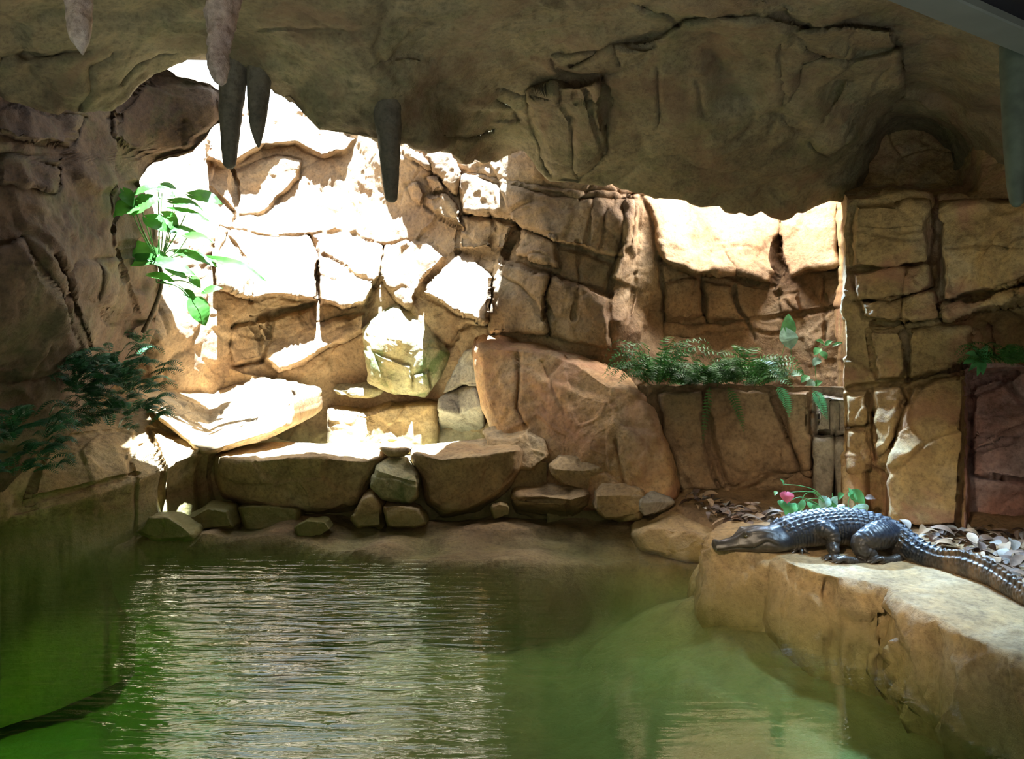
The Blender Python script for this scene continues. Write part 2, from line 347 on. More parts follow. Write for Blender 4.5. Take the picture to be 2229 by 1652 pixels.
ceil_cracks = [([(1240, 140), (1330, 95), (1440, 80), (1490, 40), (1560, 35), (1700, 35), (1760, 55)], 5, .10), ([(1330, 100), (1345, 140)], 4, .04),
    ([(810, 138), (890, 126), (940, 136)], 4, .03), ([(1200, 210), (1110, 195), (1080, 195)], 4, .05), ([(1075, 215), (1120, 235), (1135, 262)], 4, .05), ([(1070, 258), (1120, 258)], 3, .03),
    ([(970, 293), (1010, 297), (1070, 280)], 4, .07), ([(1270, 190), (1295, 270), (1320, 340)], 5, .06), ([(1310, 170), (1320, 240), (1328, 330)], 5, .05), ([(1240, 260), (1260, 380)], 4, .05),
    ([(1215, 190), (1235, 260)], 4, .04), ([(1250, 180), (1245, 230)], 3, .03), ([(1430, 150), (1435, 270)], 4, .04), ([(1515, 175), (1530, 250)], 4, .03), ([(1700, 90), (1700, 230), (1680, 280)], 6, .04),
    ([(1825, 185), (1800, 240), (1790, 255)], 5, .09), ([(1880, 235), (1835, 315)], 4, .06), ([(1930, 150), (1890, 220)], 4, .03), ([(1755, 100), (1800, 128), (1870, 122), (1950, 108)], 4, .06),
    ([(1860, 70), (1835, 118)], 3, .03), ([(1640, 0), (1725, 20), (1720, 0)], 4, .03), ([(560, 70), (640, 62), (740, 75)], 4, .03), ([(850, 40), (1000, 60), (1150, 30)], 6, .02),
    ([(1380, 10), (1450, 30), (1480, 55)], 5, .05), ([(0, 120), (90, 125), (190, 110)], 8, .07), ([(180, 235), (190, 150), (240, 110)], 8, .05), ([(260, 180), (300, 130), (380, 110)], 7, .03)]
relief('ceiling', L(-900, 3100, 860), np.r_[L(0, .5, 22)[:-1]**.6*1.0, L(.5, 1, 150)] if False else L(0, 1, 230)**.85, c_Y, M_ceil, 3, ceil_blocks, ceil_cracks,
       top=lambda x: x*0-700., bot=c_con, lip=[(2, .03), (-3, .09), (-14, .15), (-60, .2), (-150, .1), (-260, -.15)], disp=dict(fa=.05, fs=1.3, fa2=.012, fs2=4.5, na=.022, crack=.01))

# unseen roof added above; grotto hole and cover strips shaped to steer the sun
def box(x0, x1, y0, y1, z0, z1):
    V = [(x, y, z) for z in (z0, z1) for y in (y0, y1) for x in (x0, x1)]
    return np.array(V, float), [(0, 2, 3, 1), (4, 5, 7, 6), (0, 1, 5, 4), (2, 6, 7, 3), (0, 4, 6, 2), (1, 3, 7, 5)]
def poly_prism(pts, z0, z1):
    n = len(pts); V = [(x, y, z0) for x, y in pts]+[(x, y, z1) for x, y in pts]
    return np.array(V, float), [tuple(range(n))[::-1], tuple(range(n, 2*n))]+[(i, (i+1) % n, (i+1) % n+n, i+n) for i in range(n)]
GX0, GX1 = -4.2, -0.25
for pts in ([(-4.2, 4.6), (-2.45, 4.6), (-2.45, 5.3), (-4.2, 5.3)], [(-3.3, 5.25), (-2.1, 5.36), (-2.1, 5.8), (-3.2, 5.75)], [(-9, -3), (9, -3), (9, 4.62), (-9, 4.62)],
            [(-9, 4.62), (GX0, 4.62), (GX0, 11), (-9, 11)], [(-2.05, 4.62), (0, 4.62), (0, 4.86), (-2.05, 4.83)],
            [(0, 4.62), (9, 4.62), (9, 11), (.6, 11), (-.1, 8.0), (.02, 6.6), (.02, 6.1), (-.14, 5.85), (-.10, 5.4), (.12, 5.1)]):
    V, f = poly_prism(pts, 3.32, 3.6); mk('ceiling_sun_mask', V, f, M_ceil, kind='structure', smooth=False)

# ---------------------------------------------------------------- back wall with grotto, middle and right alcove
b_Y = rbf([(250, 60, 8.6), (340, 130, 8.4), (470, 190, 8.2), (600, 242, 8.1), (760, 300, 7.9), (250, 400, 6.4), (340, 450, 6.65), (345, 600, 6.5), (350, 740, 6.3), (420, 560, 6.85), (490, 500, 7.15), (480, 650, 7.0),
           (560, 420, 7.9), (700, 460, 7.8), (640, 600, 7.45), (760, 600, 7.4), (560, 740, 7.3), (650, 800, 7.25), (700, 930, 7.4), (850, 450, 7.5), (850, 620, 7.15), (900, 860, 7.25), (900, 960, 7.3),
           (900, 340, 7.1), (960, 330, 7.0), (1000, 380, 6.9), (1000, 470, 6.95), (980, 600, 6.9), (1060, 700, 6.8), (1000, 900, 7.0), (1150, 330, 6.3), (1100, 500, 6.65), (1250, 450, 6.35), (1190, 700, 6.35),
           (1350, 480, 6.2), (1350, 700, 6.2), (1390, 500, 6.5), (1420, 700, 6.65), (1550, 450, 6.85), (1550, 600, 6.75), (1550, 800, 6.65), (1700, 460, 6.8), (1700, 650, 6.7), (1830, 450, 6.5), (1835, 700, 6.3),
           (1400, 250, 6.6), (1600, 200, 6.9), (1850, 200, 6.6), (1700, 900, 6.6), (1300, 1000, 6.4), (2000, 500, 6.3), (500, 1000, 7.2)])
bk_blocks = [
    ([(440, 250, .05), (640, 243, .10), (700, 262, .12), (775, 305, .05), (760, 335, .06), (700, 345, .10), (640, 312, .25), (575, 315, .34), (500, 372, .42), (440, 345, .30)], 9, .02),
    ([(510, 372, .0), (600, 340, .1), (662, 350, .12), (655, 392, .12), (560, 470, .05), (515, 470, .0)], 10, .03),
    ([(470, 330, .1), (505, 370, .1), (515, 470, .1), (490, 440, .05), (450, 400, .0)], 8, .02),
    ([(475, 490, .02), (560, 512, .0), (672, 512, .0), (690, 585, .17), (692, 656, .34), (640, 655, .36), (560, 648, .36), (478, 632, .34), (468, 560, .2)], 6, .03),
    ([(680, 512, .0), (760, 505, .02), (832, 530, .05), (830, 590, .2), (800, 662, .36), (745, 670, .36), (695, 655, .34), (690, 580, .17)], 6, .03),
    ([(495, 715, .02), (545, 700, .04), (590, 730, .06), (572, 785, .06), (500, 795, .04)], 6, .02),
    ([(540, 690, .06), (585, 688, .06), (582, 715, .05), (565, 728, .04)], 5, .02),
    ([(585, 690, .05), (680, 668, .06), (690, 700, .10), (800, 675, .14), (790, 725, .2), (700, 765, .2), (610, 812, .22), (575, 785, .12)], 8, .02),
    ([(835, 530, .05), (930, 525, .05), (970, 560, .05), (925, 610, .12), (900, 670, .12), (860, 655, .1), (830, 600, .1)], 7, .02),
    ([(1000, 547, .0), (1040, 558, .02), (1075, 598, .25), (1062, 700, .55), (1010, 692, .58), (960, 665, .52), (924, 640, .46), (925, 612, .28), (960, 575, .1)], 6, .03),
    ([(1003, 470, .05), (1062, 463, .05), (1078, 500, .06), (1075, 545, .08), (1000, 545, .10), (995, 520, .08)], 5, .03),
    ([(1065, 465, .05), (1125, 485, .05), (1108, 548, .10), (1078, 545, .10)], 5, .02),
    ([(1140, 492, .05), (1215, 520, .05), (1215, 590, .12), (1125, 556, .12)], 6, .02),
    ([(1082, 562, .12), (1190, 600, .14), (1195, 730, .12), (1062, 722, .14), (1064, 700, .14), (1078, 600, .14)], 6, .02),
    ([(880, 405, .05), (905, 402, .1), (925, 425, .1), (915, 452, .1), (895, 440, .05)], 5, .02),
    ([(922, 430, .10), (960, 420, .12), (990, 445, .12), (1008, 495, .12), (960, 480, .15), (925, 450, .15)], 5, .03),
    ([(930, 385, .1), (955, 378, .12), (962, 415, .12), (935, 425, .1)], 5, .02),
    ([(925, 330, .1), (975, 315, .1), (1003, 380, .18), (995, 430, .15), (960, 400, .12)], 8, .03),
    ([(872, 320, .05), (925, 335, .1), (950, 370, .12), (880, 340, .08)], 5, .03),
    ([(1000, 372, .05), (1200, 405, .08), (1390, 430, .0), (1360, 560, .12), (1220, 540, .2), (1130, 487, .15), (1005, 462, .12)], 9, .03),
    ([(1190, 600, .05), (1330, 640, .12), (1330, 770, .10), (1195, 732, .08)], 9, .02),
    ([(1400, 430, .0), (1700, 440, .0), (1708, 480, .05), (1690, 560, .22), (1680, 622, .32), (1600, 604, .32), (1500, 606, .32), (1445, 570, .26)], 12, .02),
    ([(1712, 450, .1), (1830, 430, .15), (1828, 580, .2), (1760, 590, .25), (1715, 610, .25), (1695, 560, .2)], 10, .02),
    ([(1370, 425, .2), (1400, 430, .1), (1385, 540, .05), (1390, 640, .0), (1330, 610, .15), (1355, 500, .2)], 7, .02),
    ([(1450, 612, .05), (1520, 612, .06), (1532, 690, .08), (1450, 700, .08)], 7, .02),
    ([(1530, 615, .04), (1590, 625, .05), (1610, 680, .07), (1625, 700, .06), (1540, 700, .07)], 7, .02),
    ([(1690, 645, .08), (1740, 635, .10), (1755, 675, .10), (1700, 690, .08)], 7, .02)]
bk_cracks = [([(500, 360), (518, 400), (515, 470), (505, 480)], 4, .08), ([(490, 505), (530, 560), (550, 650)], 4, .06), ([(672, 512), (690, 585), (694, 660)], 4, .07), ([(695, 605), (735, 615)], 3, .03),
    ([(700, 560), (760, 590), (815, 620)], 5, .06), ([(500, 715), (545, 700), (600, 685), (680, 663)], 5, .12), ([(540, 700), (565, 730), (572, 785)], 4, .06), ([(505, 795), (570, 785)], 4, .05),
    ([(1000, 380), (1100, 400), (1250, 430), (1380, 440)], 5, .08), ([(1010, 465), (1130, 490), (1220, 535), (1330, 570)], 5, .07), ([(1132, 490), (1125, 520), (1108, 552)], 9, .16), ([(1000, 548), (1100, 557), (1190, 597), (1330, 640)], 4, .05),
    ([(1190, 600), (1195, 735)], 4, .05), ([(1255, 530), (1260, 600), (1250, 690)], 4, .04), ([(1290, 430), (1275, 530)], 4, .05), ([(1320, 465), (1300, 560)], 4, .04), ([(1380, 430), (1345, 560), (1325, 640)], 6, .08),
    ([(1445, 560), (1445, 700), (1440, 770)], 4, .07), ([(1385, 600), (1372, 700)], 4, .05), ([(1440, 560), (1500, 598), (1600, 606), (1680, 624)], 4, .06), ([(1523, 612), (1528, 680), (1545, 705)], 4, .05),
    ([(1592, 625), (1615, 690), (1640, 740)], 4, .05), ([(1445, 700), (1550, 708), (1700, 690)], 3, .04), ([(1690, 640), (1740, 680), (1830, 670)], 4, .06), ([(1790, 600), (1795, 740)], 4, .04),
    ([(1709, 465), (1700, 560), (1684, 622)], 4, .06), ([(1540, 500), (1575, 545), (1600, 600)], 5, .03), ([(1440, 735), (1700, 720)], 3, .03), ([(835, 530), (825, 600), (800, 665)], 4, .06), ([(975, 760), (1000, 720), (1060, 705)], 5, .06)]
b_top = interp([(200, 60), (330, 90), (560, 238), (590, 240), (645, 242), (700, 255), (760, 150), (900, 60), (2000, 60)])
relief('wall_back', np.r_[L(230, 480, 70)[:-1], L(480, 1100, 260)[:-1], L(1100, 1900, 240)], L(0, 1, 300), b_Y, M_wall, 21, bk_blocks, bk_cracks, top=b_top, bot=lambda x: x*0+1010,
       disp=dict(fa=.035, fs=2.2, fa2=.012, fs2=7., na=.016, crack=.01))

# ---------------------------------------------------------------- left wall
l_edge = interp([(-400, 300), (120, 330), (165, 395), (185, 465), (200, 478), (265, 480), (300, 452), (330, 422), (352, 348), (380, 318), (400, 306), (430, 330), (480, 338), (600, 350), (680, 345), (745, 330), (800, 300), (860, 240), (1000, 60), (1300, -200)])
l_Y = rbf([(-700, 0, 2.8), (-700, 600, 2.9), (-700, 1100, 3.2), (0, 150, 4.1), (0, 300, 4.0), (0, 500, 4.05), (0, 700, 4.1), (0, 860, 4.4), (0, 1100, 4.8), (120, 560, 4.3), (150, 700, 4.6), (180, 300, 4.9), (240, 200, 5.2), (330, 150, 5.6),
           (240, 450, 5.1), (220, 620, 5.0), (330, 600, 5.8), (340, 500, 5.85), (320, 740, 6.0), (200, 800, 5.3), (470, 220, 5.7), (420, 320, 5.75), (345, 350, 5.8), (280, 300, 5.3), (300, 200, 5.4), (60, 980, 4.7), (400, 0, 5.8), (0, 0, 4.2)])
l_blocks = [([(250, 235, 0.000), (330, 168, 0.025), (400, 178, 0.040), (470, 195, 0.040), (476, 262, 0.050), (420, 325, 0.050), (345, 348, 0.060), (280, 330, 0.050), (240, 300, 0.050)], 9, .03),
    ([(-100, 560, 0.025), (50, 520, 0.075), (130, 640, 0.150), (175, 760, 0.140), (110, 815, 0.075), (-100, 850, 0.050)], 12, .03), ([(210, 560, 0.025), (340, 540, 0.060), (345, 660, 0.075), (300, 700, 0.060), (215, 660, 0.040)], 12, .03),
    ([(-100, 200, 0.000), (180, 250, 0.050), (150, 320, 0.125), (40, 300, 0.150), (-100, 280, 0.150)], 10, .03), ([(0, 330, 0.010), (140, 340, 0.075), (110, 420, 0.100), (0, 400, 0.100)], 10, .03),
    ([(240, 410, 0.000), (300, 400, 0.050), (335, 440, 0.050), (330, 520, 0.050), (250, 540, 0.025)], 10, .03)]
l_cracks = [([(120, 560), (170, 680), (195, 760)], 5, .08), ([(260, 545), (300, 690), (280, 720)], 5, .06), ([(70, 345), (130, 360)], 5, .06), ([(0, 280), (30, 295)], 5, .05), ([(0, 400), (90, 415)], 4, .04), ([(235, 255), (270, 245)], 4, .05),
    ([(300, 400), (270, 420), (250, 500)], 6, .06), ([(400, 265), (395, 330)], 3, .03), ([(190, 650), (250, 700), (330, 690)], 5, .05)]
ts = L(0, 1, 210); yy = L(-400, 1300, 360)
PX = np.array([-700+(l_edge(y)+700)*ts for y in yy]); PY = np.tile(yy[:, None], (1, len(ts)))
wob = (6*fbm(np.stack([PX/60., PY/60., PX*0], -1), 1., 3, 5), 6*fbm(np.stack([PX/60., PY/60., PX*0+9], -1), 1., 3, 5))
Yl = l_Y(PX, PY)-features(PX, PY, l_blocks, l_cracks, wob)
G = [P(PX, PY, Yl)]
for dp, dY in ((0, .04), (-12, .12), (-40, .2), (-110, .3), (-200, .45), (-330, .6)): G.append(P(PX[:, -1:]+dp, PY[:, -1:], Yl[:, -1:]+dY))
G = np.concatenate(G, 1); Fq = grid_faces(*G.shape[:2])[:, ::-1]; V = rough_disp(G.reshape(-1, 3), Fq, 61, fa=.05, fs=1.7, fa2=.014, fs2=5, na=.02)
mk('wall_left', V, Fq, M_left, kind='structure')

# ---------------------------------------------------------------- right pillar wall
r_Y = rbf([(1838, 430, 5.3), (1838, 700, 5.25), (1838, 1000, 5.2), (1880, 1130, 4.95), (1950, 430, 5.1), (1950, 700, 5.05), (1950, 1000, 4.85), (2000, 1150, 4.72), (2090, 430, 4.95), (2090, 700, 4.95), (2090, 1000, 4.75), (2090, 1150, 4.72), (2229, 430, 4.6), (2229, 640, 4.5), (2229, 720, 5.0),
           (2229, 1000, 4.6), (2229, 1140, 4.75), (2700, 500, 3.9), (2700, 1100, 4.0), (2100, 300, 5.2), (2700, 200, 4.2), (2229, 1300, 4.5)])
r_blocks = [([(1858, 442, .05), (2018, 438, .10), (2022, 570, .12), (1930, 582, .12), (1852, 586, .08)], 8, .03), ([(2048, 440, .08), (2300, 430, .15), (2300, 600, .15), (2140, 640, .2), (2055, 655, .18), (2045, 540, .1)], 8, .03),
    ([(1852, 592, .05), (2030, 572, .1), (2035, 625, .12), (1940, 655, .12), (1870, 650, .08)], 6, .03), ([(1872, 655, .08), (2035, 632, .12), (2040, 690, .16), (1960, 704, .18), (1880, 690, .12)], 6, .03),
    ([(2045, 660, .12), (2160, 645, .2), (2300, 590, .2), (2300, 640, .3), (2140, 680, .28), (2060, 700, .18)], 6, .03),
    ([(1890, 720, .05), (1965, 715, .1), (1972, 800, .12), (1960, 826, .1), (1910, 828, .08)], 7, .03), ([(1975, 715, .05), (2110, 710, .12), (2120, 790, .1), (2020, 818, .1), (1978, 826, .08)], 7, .02),
    ([(1985, 840, .12), (2110, 805, .16), (2100, 980, .18), (2088, 1150, .16), (1935, 1150, .1), (1925, 1050, .12), (1945, 960, .12)], 8, .03),
    ([(1900, 850, .08), (1960, 838, .12), (1975, 870, .12), (1950, 950, .1), (1910, 1000, .05)], 6, .03), ([(1842, 860, .04), (1890, 850, .06), (1885, 930, .05), (1845, 930, .04)], 6, .02), ([(1842, 935, .04), (1885, 935, .05), (1900, 1020, .04), (1850, 1030, .04)], 6, .02)]
r_blocks.append(([(2115, 838, .08), (2300, 788, .12), (2300, 1065, .15), (2115, 1035, .10)], 8, .03))
r_cracks = [([(2112, 862), (2160, 845), (2205, 818)], 4, .05), ([(2188, 828), (2215, 865), (2260, 900)], 4, .06), ([(2112, 965), (2180, 940), (2290, 900)], 5, .06), ([(2108, 990), (2170, 962), (2290, 930)], 4, .05), ([(2150, 700), (2160, 760)], 3, .03), ([(1860, 500), (1930, 505), (2000, 498)], 3, .02), ([(2060, 540), (2140, 530), (2229, 545)], 3, .025), ([(2035, 430), (2040, 500), (2030, 620)], 9, .14), ([(1850, 588), (1930, 582), (2030, 568)], 4, .07), ([(1860, 655), (1940, 655), (2020, 626)], 4, .08), ([(2070, 655), (2160, 625), (2300, 580)], 4, .06), ([(1835, 848), (1960, 832), (2100, 796)], 5, .09),
    ([(1975, 570), (1965, 640), (1960, 700)], 3, .04), ([(1845, 930), (1900, 920)], 4, .05), ([(1970, 700), (1978, 830)], 4, .05), ([(1900, 705), (1960, 706), (2060, 690), (2120, 680)], 4, .07), ([(1896, 850), (1905, 1000)], 5, .10), ([(1965, 870), (1945, 960)], 5, .07)]
rx = L(1838, 2700, 260); ry = L(250, 1300, 330)
PX, PY = np.meshgrid(rx, ry)
def undercut(px, py):  # beneath the sloping ledge the rock steps back, deepest at the right
    e = interp([(1838, 900), (1990, 720), (2010, 716), (2060, 690), (2229, 640), (2700, 600)])(px)
    lo = interp([(1838, 900), (2010, 716), (2120, 705), (2140, 760), (2229, 780), (2700, 800)])(px)
    a = sstep((py-e)/8.)*(1-sstep((py-lo)/14.)); return a*.32*sstep((px-2000)/150.)
Yr = r_Y(PX, PY)-features(PX, PY, r_blocks, r_cracks, None)+undercut(PX, PY)
Yr = Yr+.55*sstep((428-PY)/26.)*sstep((2140-PX)/60.)
Yr = Yr+.16*sstep((PX-1870)/20.)*(1-sstep((PX-1925)/14.))*sstep((PY-1000)/30.)   # dark recess at the pillar foot
Yr = Yr+.30*sstep((PX-2100)/12.)*sstep((PY-800)/20.)                              # set back behind the reddish block
G = [P(PX[:, :1]+d, PY[:, :1], Yr[:, :1]+e) for d, e in ((-30, 1.8), (-16, 1.0), (-6, .5), (-1, .2), (0, .05))]+[P(PX, PY, Yr)]
G = np.concatenate(G, 1); Fq = grid_faces(*G.shape[:2])[:, ::-1]; V = rough_disp(G.reshape(-1, 3), Fq, 91, fa=.03, fs=2.4, fa2=.012, fs2=7, na=.014)
def zones(o, mats, fn):
    for m_ in mats: o.data.materials.append(m_)
    nf = len(o.data.polygons); c = np.empty(nf*3); o.data.polygons.foreach_get('center', c); c = c.reshape(-1, 3); o.data.polygons.foreach_set('material_index', fn(c).astype(np.int32))
def to_px(c): return c[:, 0]/c[:, 1]*F+CX, HY-(c[:, 2]-CZ)/c[:, 1]*F
o = mk('wall_right', V, Fq, M_pil, kind='structure')
def zr(c):   # the reddish bed of rock starts behind the pillar's right-hand block
    x, y = to_px(c); return ((x > 2100) & (y > 790)).astype(int)
zones(o, [M_red], zr)
V, f = box(-5.2, -4.6, -3, 11, -1.2, 3.4); mk('wall_far_left', V, f, M_left, kind='structure', smooth=False)
V, f = box(4.6, 5.2, -3, 11, -1.2, 3.4); mk('wall_far_right', V, f, M_pil, kind='structure', smooth=False)
V, f = box(-9, 9, -3.3, -3, -1.2, 3.4); mk('wall_front', V, f, M_left, kind='structure', smooth=False)

# planter wall below the ferns
p_Y = rbf([(1380, 840, 5.75), (1400, 1110, 5.65), (1600, 840, 5.6), (1600, 1000, 5.5), (1600, 1120, 5.6), (1760, 840, 5.5), (1760, 1110, 5.5), (1850, 840, 5.35), (1870, 1110, 5.2), (1950, 900, 5.2)])
p_blocks = [([(1430, 850, .05), (1530, 850, .08), (1550, 980, .10), (1600, 1080, .0), (1500, 1070, .0), (1440, 960, .08)], 12, .02), ([(1535, 845, .1), (1680, 845, .10), (1740, 1030, .04), (1640, 1065, .02), (1580, 1060, .0), (1550, 960, .1)], 10, .02),
    ([(1690, 848, .1), (1765, 848, .12), (1765, 1040, .08), (1745, 1030, .04)], 8, .02), ([(1772, 850, .10), (1860, 860, .12), (1862, 950, .12), (1772, 945, .12)], 7, .02), ([(1772, 950, .12), (1815, 950, .12), (1815, 1100, .08), (1772, 1090, .10)], 6, .02), ([(1818, 950, .12), (1862, 955, .12), (1880, 1100, .06), (1818, 1100, .08)], 6, .02)]
p_cracks = [([(1528, 900), (1545, 1000), (1555, 1040), (1580, 1080)], 4, .08), ([(1685, 870), (1710, 940), (1745, 1015)], 4, .07), ([(1640, 1062), (1700, 1030), (1762, 1022)], 4, .06), ([(1768, 900), (1770, 1100)], 4, .09), ([(1815, 880), (1816, 1100)], 3, .06), ([(1773, 945), (1840, 948)], 3, .05)]
PX, PY = np.meshgrid(L(1392, 1930, 150), L(838, 1180, 110)); Yp = p_Y(PX, PY)-features(PX, PY, p_blocks, p_cracks, None)
Yp = Yp+.15*sstep((PY-1060)/40.)*sstep((1780-PX)/40.)
G = P(PX, PY, Yp); top_rows = [np.stack([G[0, :, 0], G[0, :, 1]+d, G[0, :, 2]+h], -1)[None] for d, h in ((.10, -.25), (.09, -.05), (.05, -.008), (.02, -.003))]
G = np.concatenate(top_rows+[G], 0); Fq = grid_faces(*G.shape[:2])[:, ::-1]; V = rough_disp(G.reshape(-1, 3), Fq, 141, fa=.025, fs=2.4, fa2=.01, fs2=7, na=.012)
o = mk('wall_planter', V, Fq, M_wall, kind='structure')
def zp(c): x, y = to_px(c); return ((x > 1769) & (x < 1866) & (y > 842)).astype(int)
zones(o, [M_grey], zp)
V, f = box(.95, 2.25, 5.72, 6.5, .72, .84); mk('planter_soil', V, f, M_soil, kind='stuff', smooth=False, label='dark soil in the rock planter under the alcove ferns', cat='soil')

# ---------------------------------------------------------------- boulders: traced outline, own distance, own depth
def rock(name, label, out, Y, thick, mat, seed, top=None, slope=.06, blocks=(), cracks=(), cat='rock', group=None, ctr=None, bev=.82, fa=.02, na=.008, rnd=.3, nth=200, nr=46, fs=3.4, kind=None):
    pts = np.array(out, float); n = len(pts)
    A2 = 0; cx = cy = 0
    for i in range(n):
        x1, y1 = pts[i]; x2, y2 = pts[(i+1) % n]; c = x1*y2-x2*y1; A2 += c; cx += (x1+x2)*c; cy += (y1+y2)*c
    cx, cy = ctr if ctr else (cx/(3*A2), cy/(3*A2))
    th = np.arctan2(pts[:, 1]-cy, pts[:, 0]-cx)
    T = L(-math.pi, math.pi, nth+1)[:-1]; R = np.zeros(nth)
    for i in range(n):  # ray / segment intersection
        x1, y1 = pts[i]-[cx, cy]; x2, y2 = pts[(i+1) % n]-[cx, cy]; dx, dy = x2-x1, y2-y1
        den = np.cos(T)*dy-np.sin(T)*dx; den = np.where(abs(den) < 1e-9, 1e-9, den)
        r = (x1*dy-y1*dx)/den; s = (x1*np.sin(T)-y1*np.cos(T))/den
        R = np.where((s >= -1e-6) & (s <= 1+1e-6) & (r > 0) & (r > R), r, R)
    for _ in range(2): R = .25*np.roll(R, 1)+.5*R+.25*np.roll(R, -1)
    rho = 1-(1-L(0, 1, nr))**1.6
    PX = cx+np.outer(rho, R*np.cos(T)); PY = cy+np.outer(rho, R*np.sin(T))
    Yf = rbf(Y) if isinstance(Y, list) else (lambda a, b: a*0+Y)
    Yv = Yf(PX, PY)
    if top is not None:
        e = interp(top)(PX); Ye = Yf(PX, e); ze = CZ-(e-HY)/F*Ye
        den = (PY-HY)/F+slope; Yt = (CZ-ze+slope*Ye)/np.maximum(den, 1e-3)
        Yt = np.clip(Yt, Ye, Ye+thick*.95); k = PY < e
        Yv = np.where(k, Yt, Yv)
    Yv = Yv-features(PX, PY, blocks, cracks, None)
    u = np.clip((rho-bev)/(1-bev), 0, 1)[:, None]; Yr = Yv+rnd*thick*(1-np.sqrt(1-u*u*.999))
    G = [P(PX, PY, Yr)]
    cY = float(np.mean(Yf(np.array([cx]), np.array([cy]))))
    yb = np.maximum(Yr[-1], cY+thick*.5)
    for q, (s, dd) in enumerate(((1.0, .25), (.97, .6), (.85, .9), (.5, 1.0), (.0, 1.0))):
        Yk = yb+(cY+thick-yb)*dd; Yk = np.maximum(Yk, yb)
        G.append(P(cx+s*R*np.cos(T), cy+s*R*np.sin(T), cY if False else Yk)[None])
    # keep real width at the back: use front-silhouette world positions, only pushed back
    base = G[0][-1].copy()
    c3 = base.mean(0)
    for q in range(1, 6):
        s = (1.0, .97, .85, .5, .0)[q-1]; w = c3+(base-c3)*s; w[:, 1] = G[q][0][:, 1]; G[q] = w[None]
    G = np.concatenate(G, 0); nr_, nc = G.shape[:2]; Fq = grid_faces(nr_, nc, True)
    V = rough_disp(G.reshape(-1, 3), Fq, seed, fa=fa, fs=fs, fa2=.006, fs2=9, na=na, crack=.004)
    # weld the two centre fans
    V[:nc] = V[:nc].mean(0); V[-nc:] = V[-nc:].mean(0)
    if name is None: return V, Fq
    return mk(name, V, Fq, mat, label=label, cat=cat, group=group, kind=kind)
GR = 'stones of the low dam'
rock('dam_boulder', 'long flat-topped sunlit boulder forming the left half of the low dam', [(466, 988), (520, 970), (600, 962), (700, 965), (790, 962), (842, 970), (848, 985), (835, 1010), (812, 1045), (800, 1080), (770, 1112), (700, 1120), (600, 1114), (520, 1100), (482, 1082), (466, 1040)],
     [(466, 1000, 5.5), (840, 1000, 5.5), (650, 1000, 5.38), (650, 1110, 5.5)], .75, M_boul, 201, top=[(466, 994), (520, 1004), (600, 998), (700, 996), (800, 1003), (848, 985)], cat='boulder', group=GR)
rock('dam_boulder', 'flat-topped sunlit boulder forming the right half of the low dam', [(893, 972), (960, 964), (1050, 954), (1132, 960), (1142, 980), (1136, 1020), (1105, 1065), (1085, 1085), (1040, 1112), (960, 1122), (925, 1098), (918, 1040), (895, 1005)],
     [(893, 1000, 5.5), (1140, 1000, 5.55), (1000, 1000, 5.4), (1000, 1110, 5.5)], .7, M_boul, 203, top=[(893, 984), (960, 1000), (1050, 992), (1142, 975)], cat='boulder', group=GR)
rock('dam_stone', 'small flat stone lodged on top between the two dam boulders', [(824, 962), (845, 951), (885, 957), (895, 980), (880, 992), (845, 990), (828, 978)], 5.5, .3, M_boul, 205, top=[(820, 975), (860, 982), (896, 978)], group=GR, nth=100, nr=24)
rock('dam_stone', 'lichen-patched stone wedged between the two dam boulders', [(818, 1012), (848, 992), (886, 991), (915, 1030), (913, 1080), (893, 1100), (830, 1088), (806, 1060)], 5.36, .4, M_mossy, 207, top=[(806, 1020), (860, 1035), (916, 1050)], slope=.6, group=GR, nth=120, nr=30)
rock('dam_stone', 'small dark upright stone under the left dam boulder', [(762, 1132), (790, 1082), (812, 1073), (830, 1100), (832, 1147), (780, 1150)], 5.36, .3, M_boul, 209, group=GR, nth=100, nr=24)
rock('dam_stone', 'squat dark stone under the lichen-patched wedge stone', [(830, 1100), (868, 1096), (912, 1110), (933, 1142), (900, 1150), (842, 1148)], 5.32, .3, M_boul, 211, group=GR, nth=100, nr=24)
rock('dam_stone', 'small dark stone under the right end of the right dam boulder', [(1068, 1104), (1088, 1094), (1110, 1100), (1112, 1124), (1075, 1130)], 5.45, .2, M_boul, 213, group=GR, nth=80, nr=20)
rock('boulder', 'rounded boulder behind the right dam boulder against the huge leaning boulder', [(1052, 940), (1088, 922), (1150, 924), (1192, 952), (1199, 998), (1160, 1025), (1120, 1025), (1060, 1000)], [(1052, 950, 5.9), (1199, 950, 5.75), (1130, 1020, 5.65)], .5, M_boul, 215, top=[(1050, 955), (1110, 960), (1150, 945), (1200, 965)], slope=.3)
rock('boulder', 'blocky boulder with a split ledge beside the right dam boulder', [(1112, 1060), (1160, 1022), (1215, 1028), (1284, 1062), (1287, 1100), (1252, 1136), (1180, 1140), (1114, 1122)], [(1112, 1080, 5.5), (1250, 1080, 5.28), (1287, 1080, 5.4)], .55, M_boul, 217,
     top=[(1112, 1082), (1180, 1080), (1240, 1088), (1287, 1075)], slope=.12, blocks=[([(1115, 1088, .02), (1235, 1092, .05), (1240, 1130, .0), (1120, 1122, .0)], 5, .03)])
rock('boulder', 'rounded greyish boulder at the foot of the huge leaning boulder', [(1192, 1010), (1215, 988), (1260, 984), (1312, 994), (1334, 1018), (1324, 1050), (1280, 1075), (1225, 1060), (1198, 1035)], 5.5, .45, M_boul, 219, top=[(1190, 1020), (1260, 1025), (1336, 1020)], slope=.6)
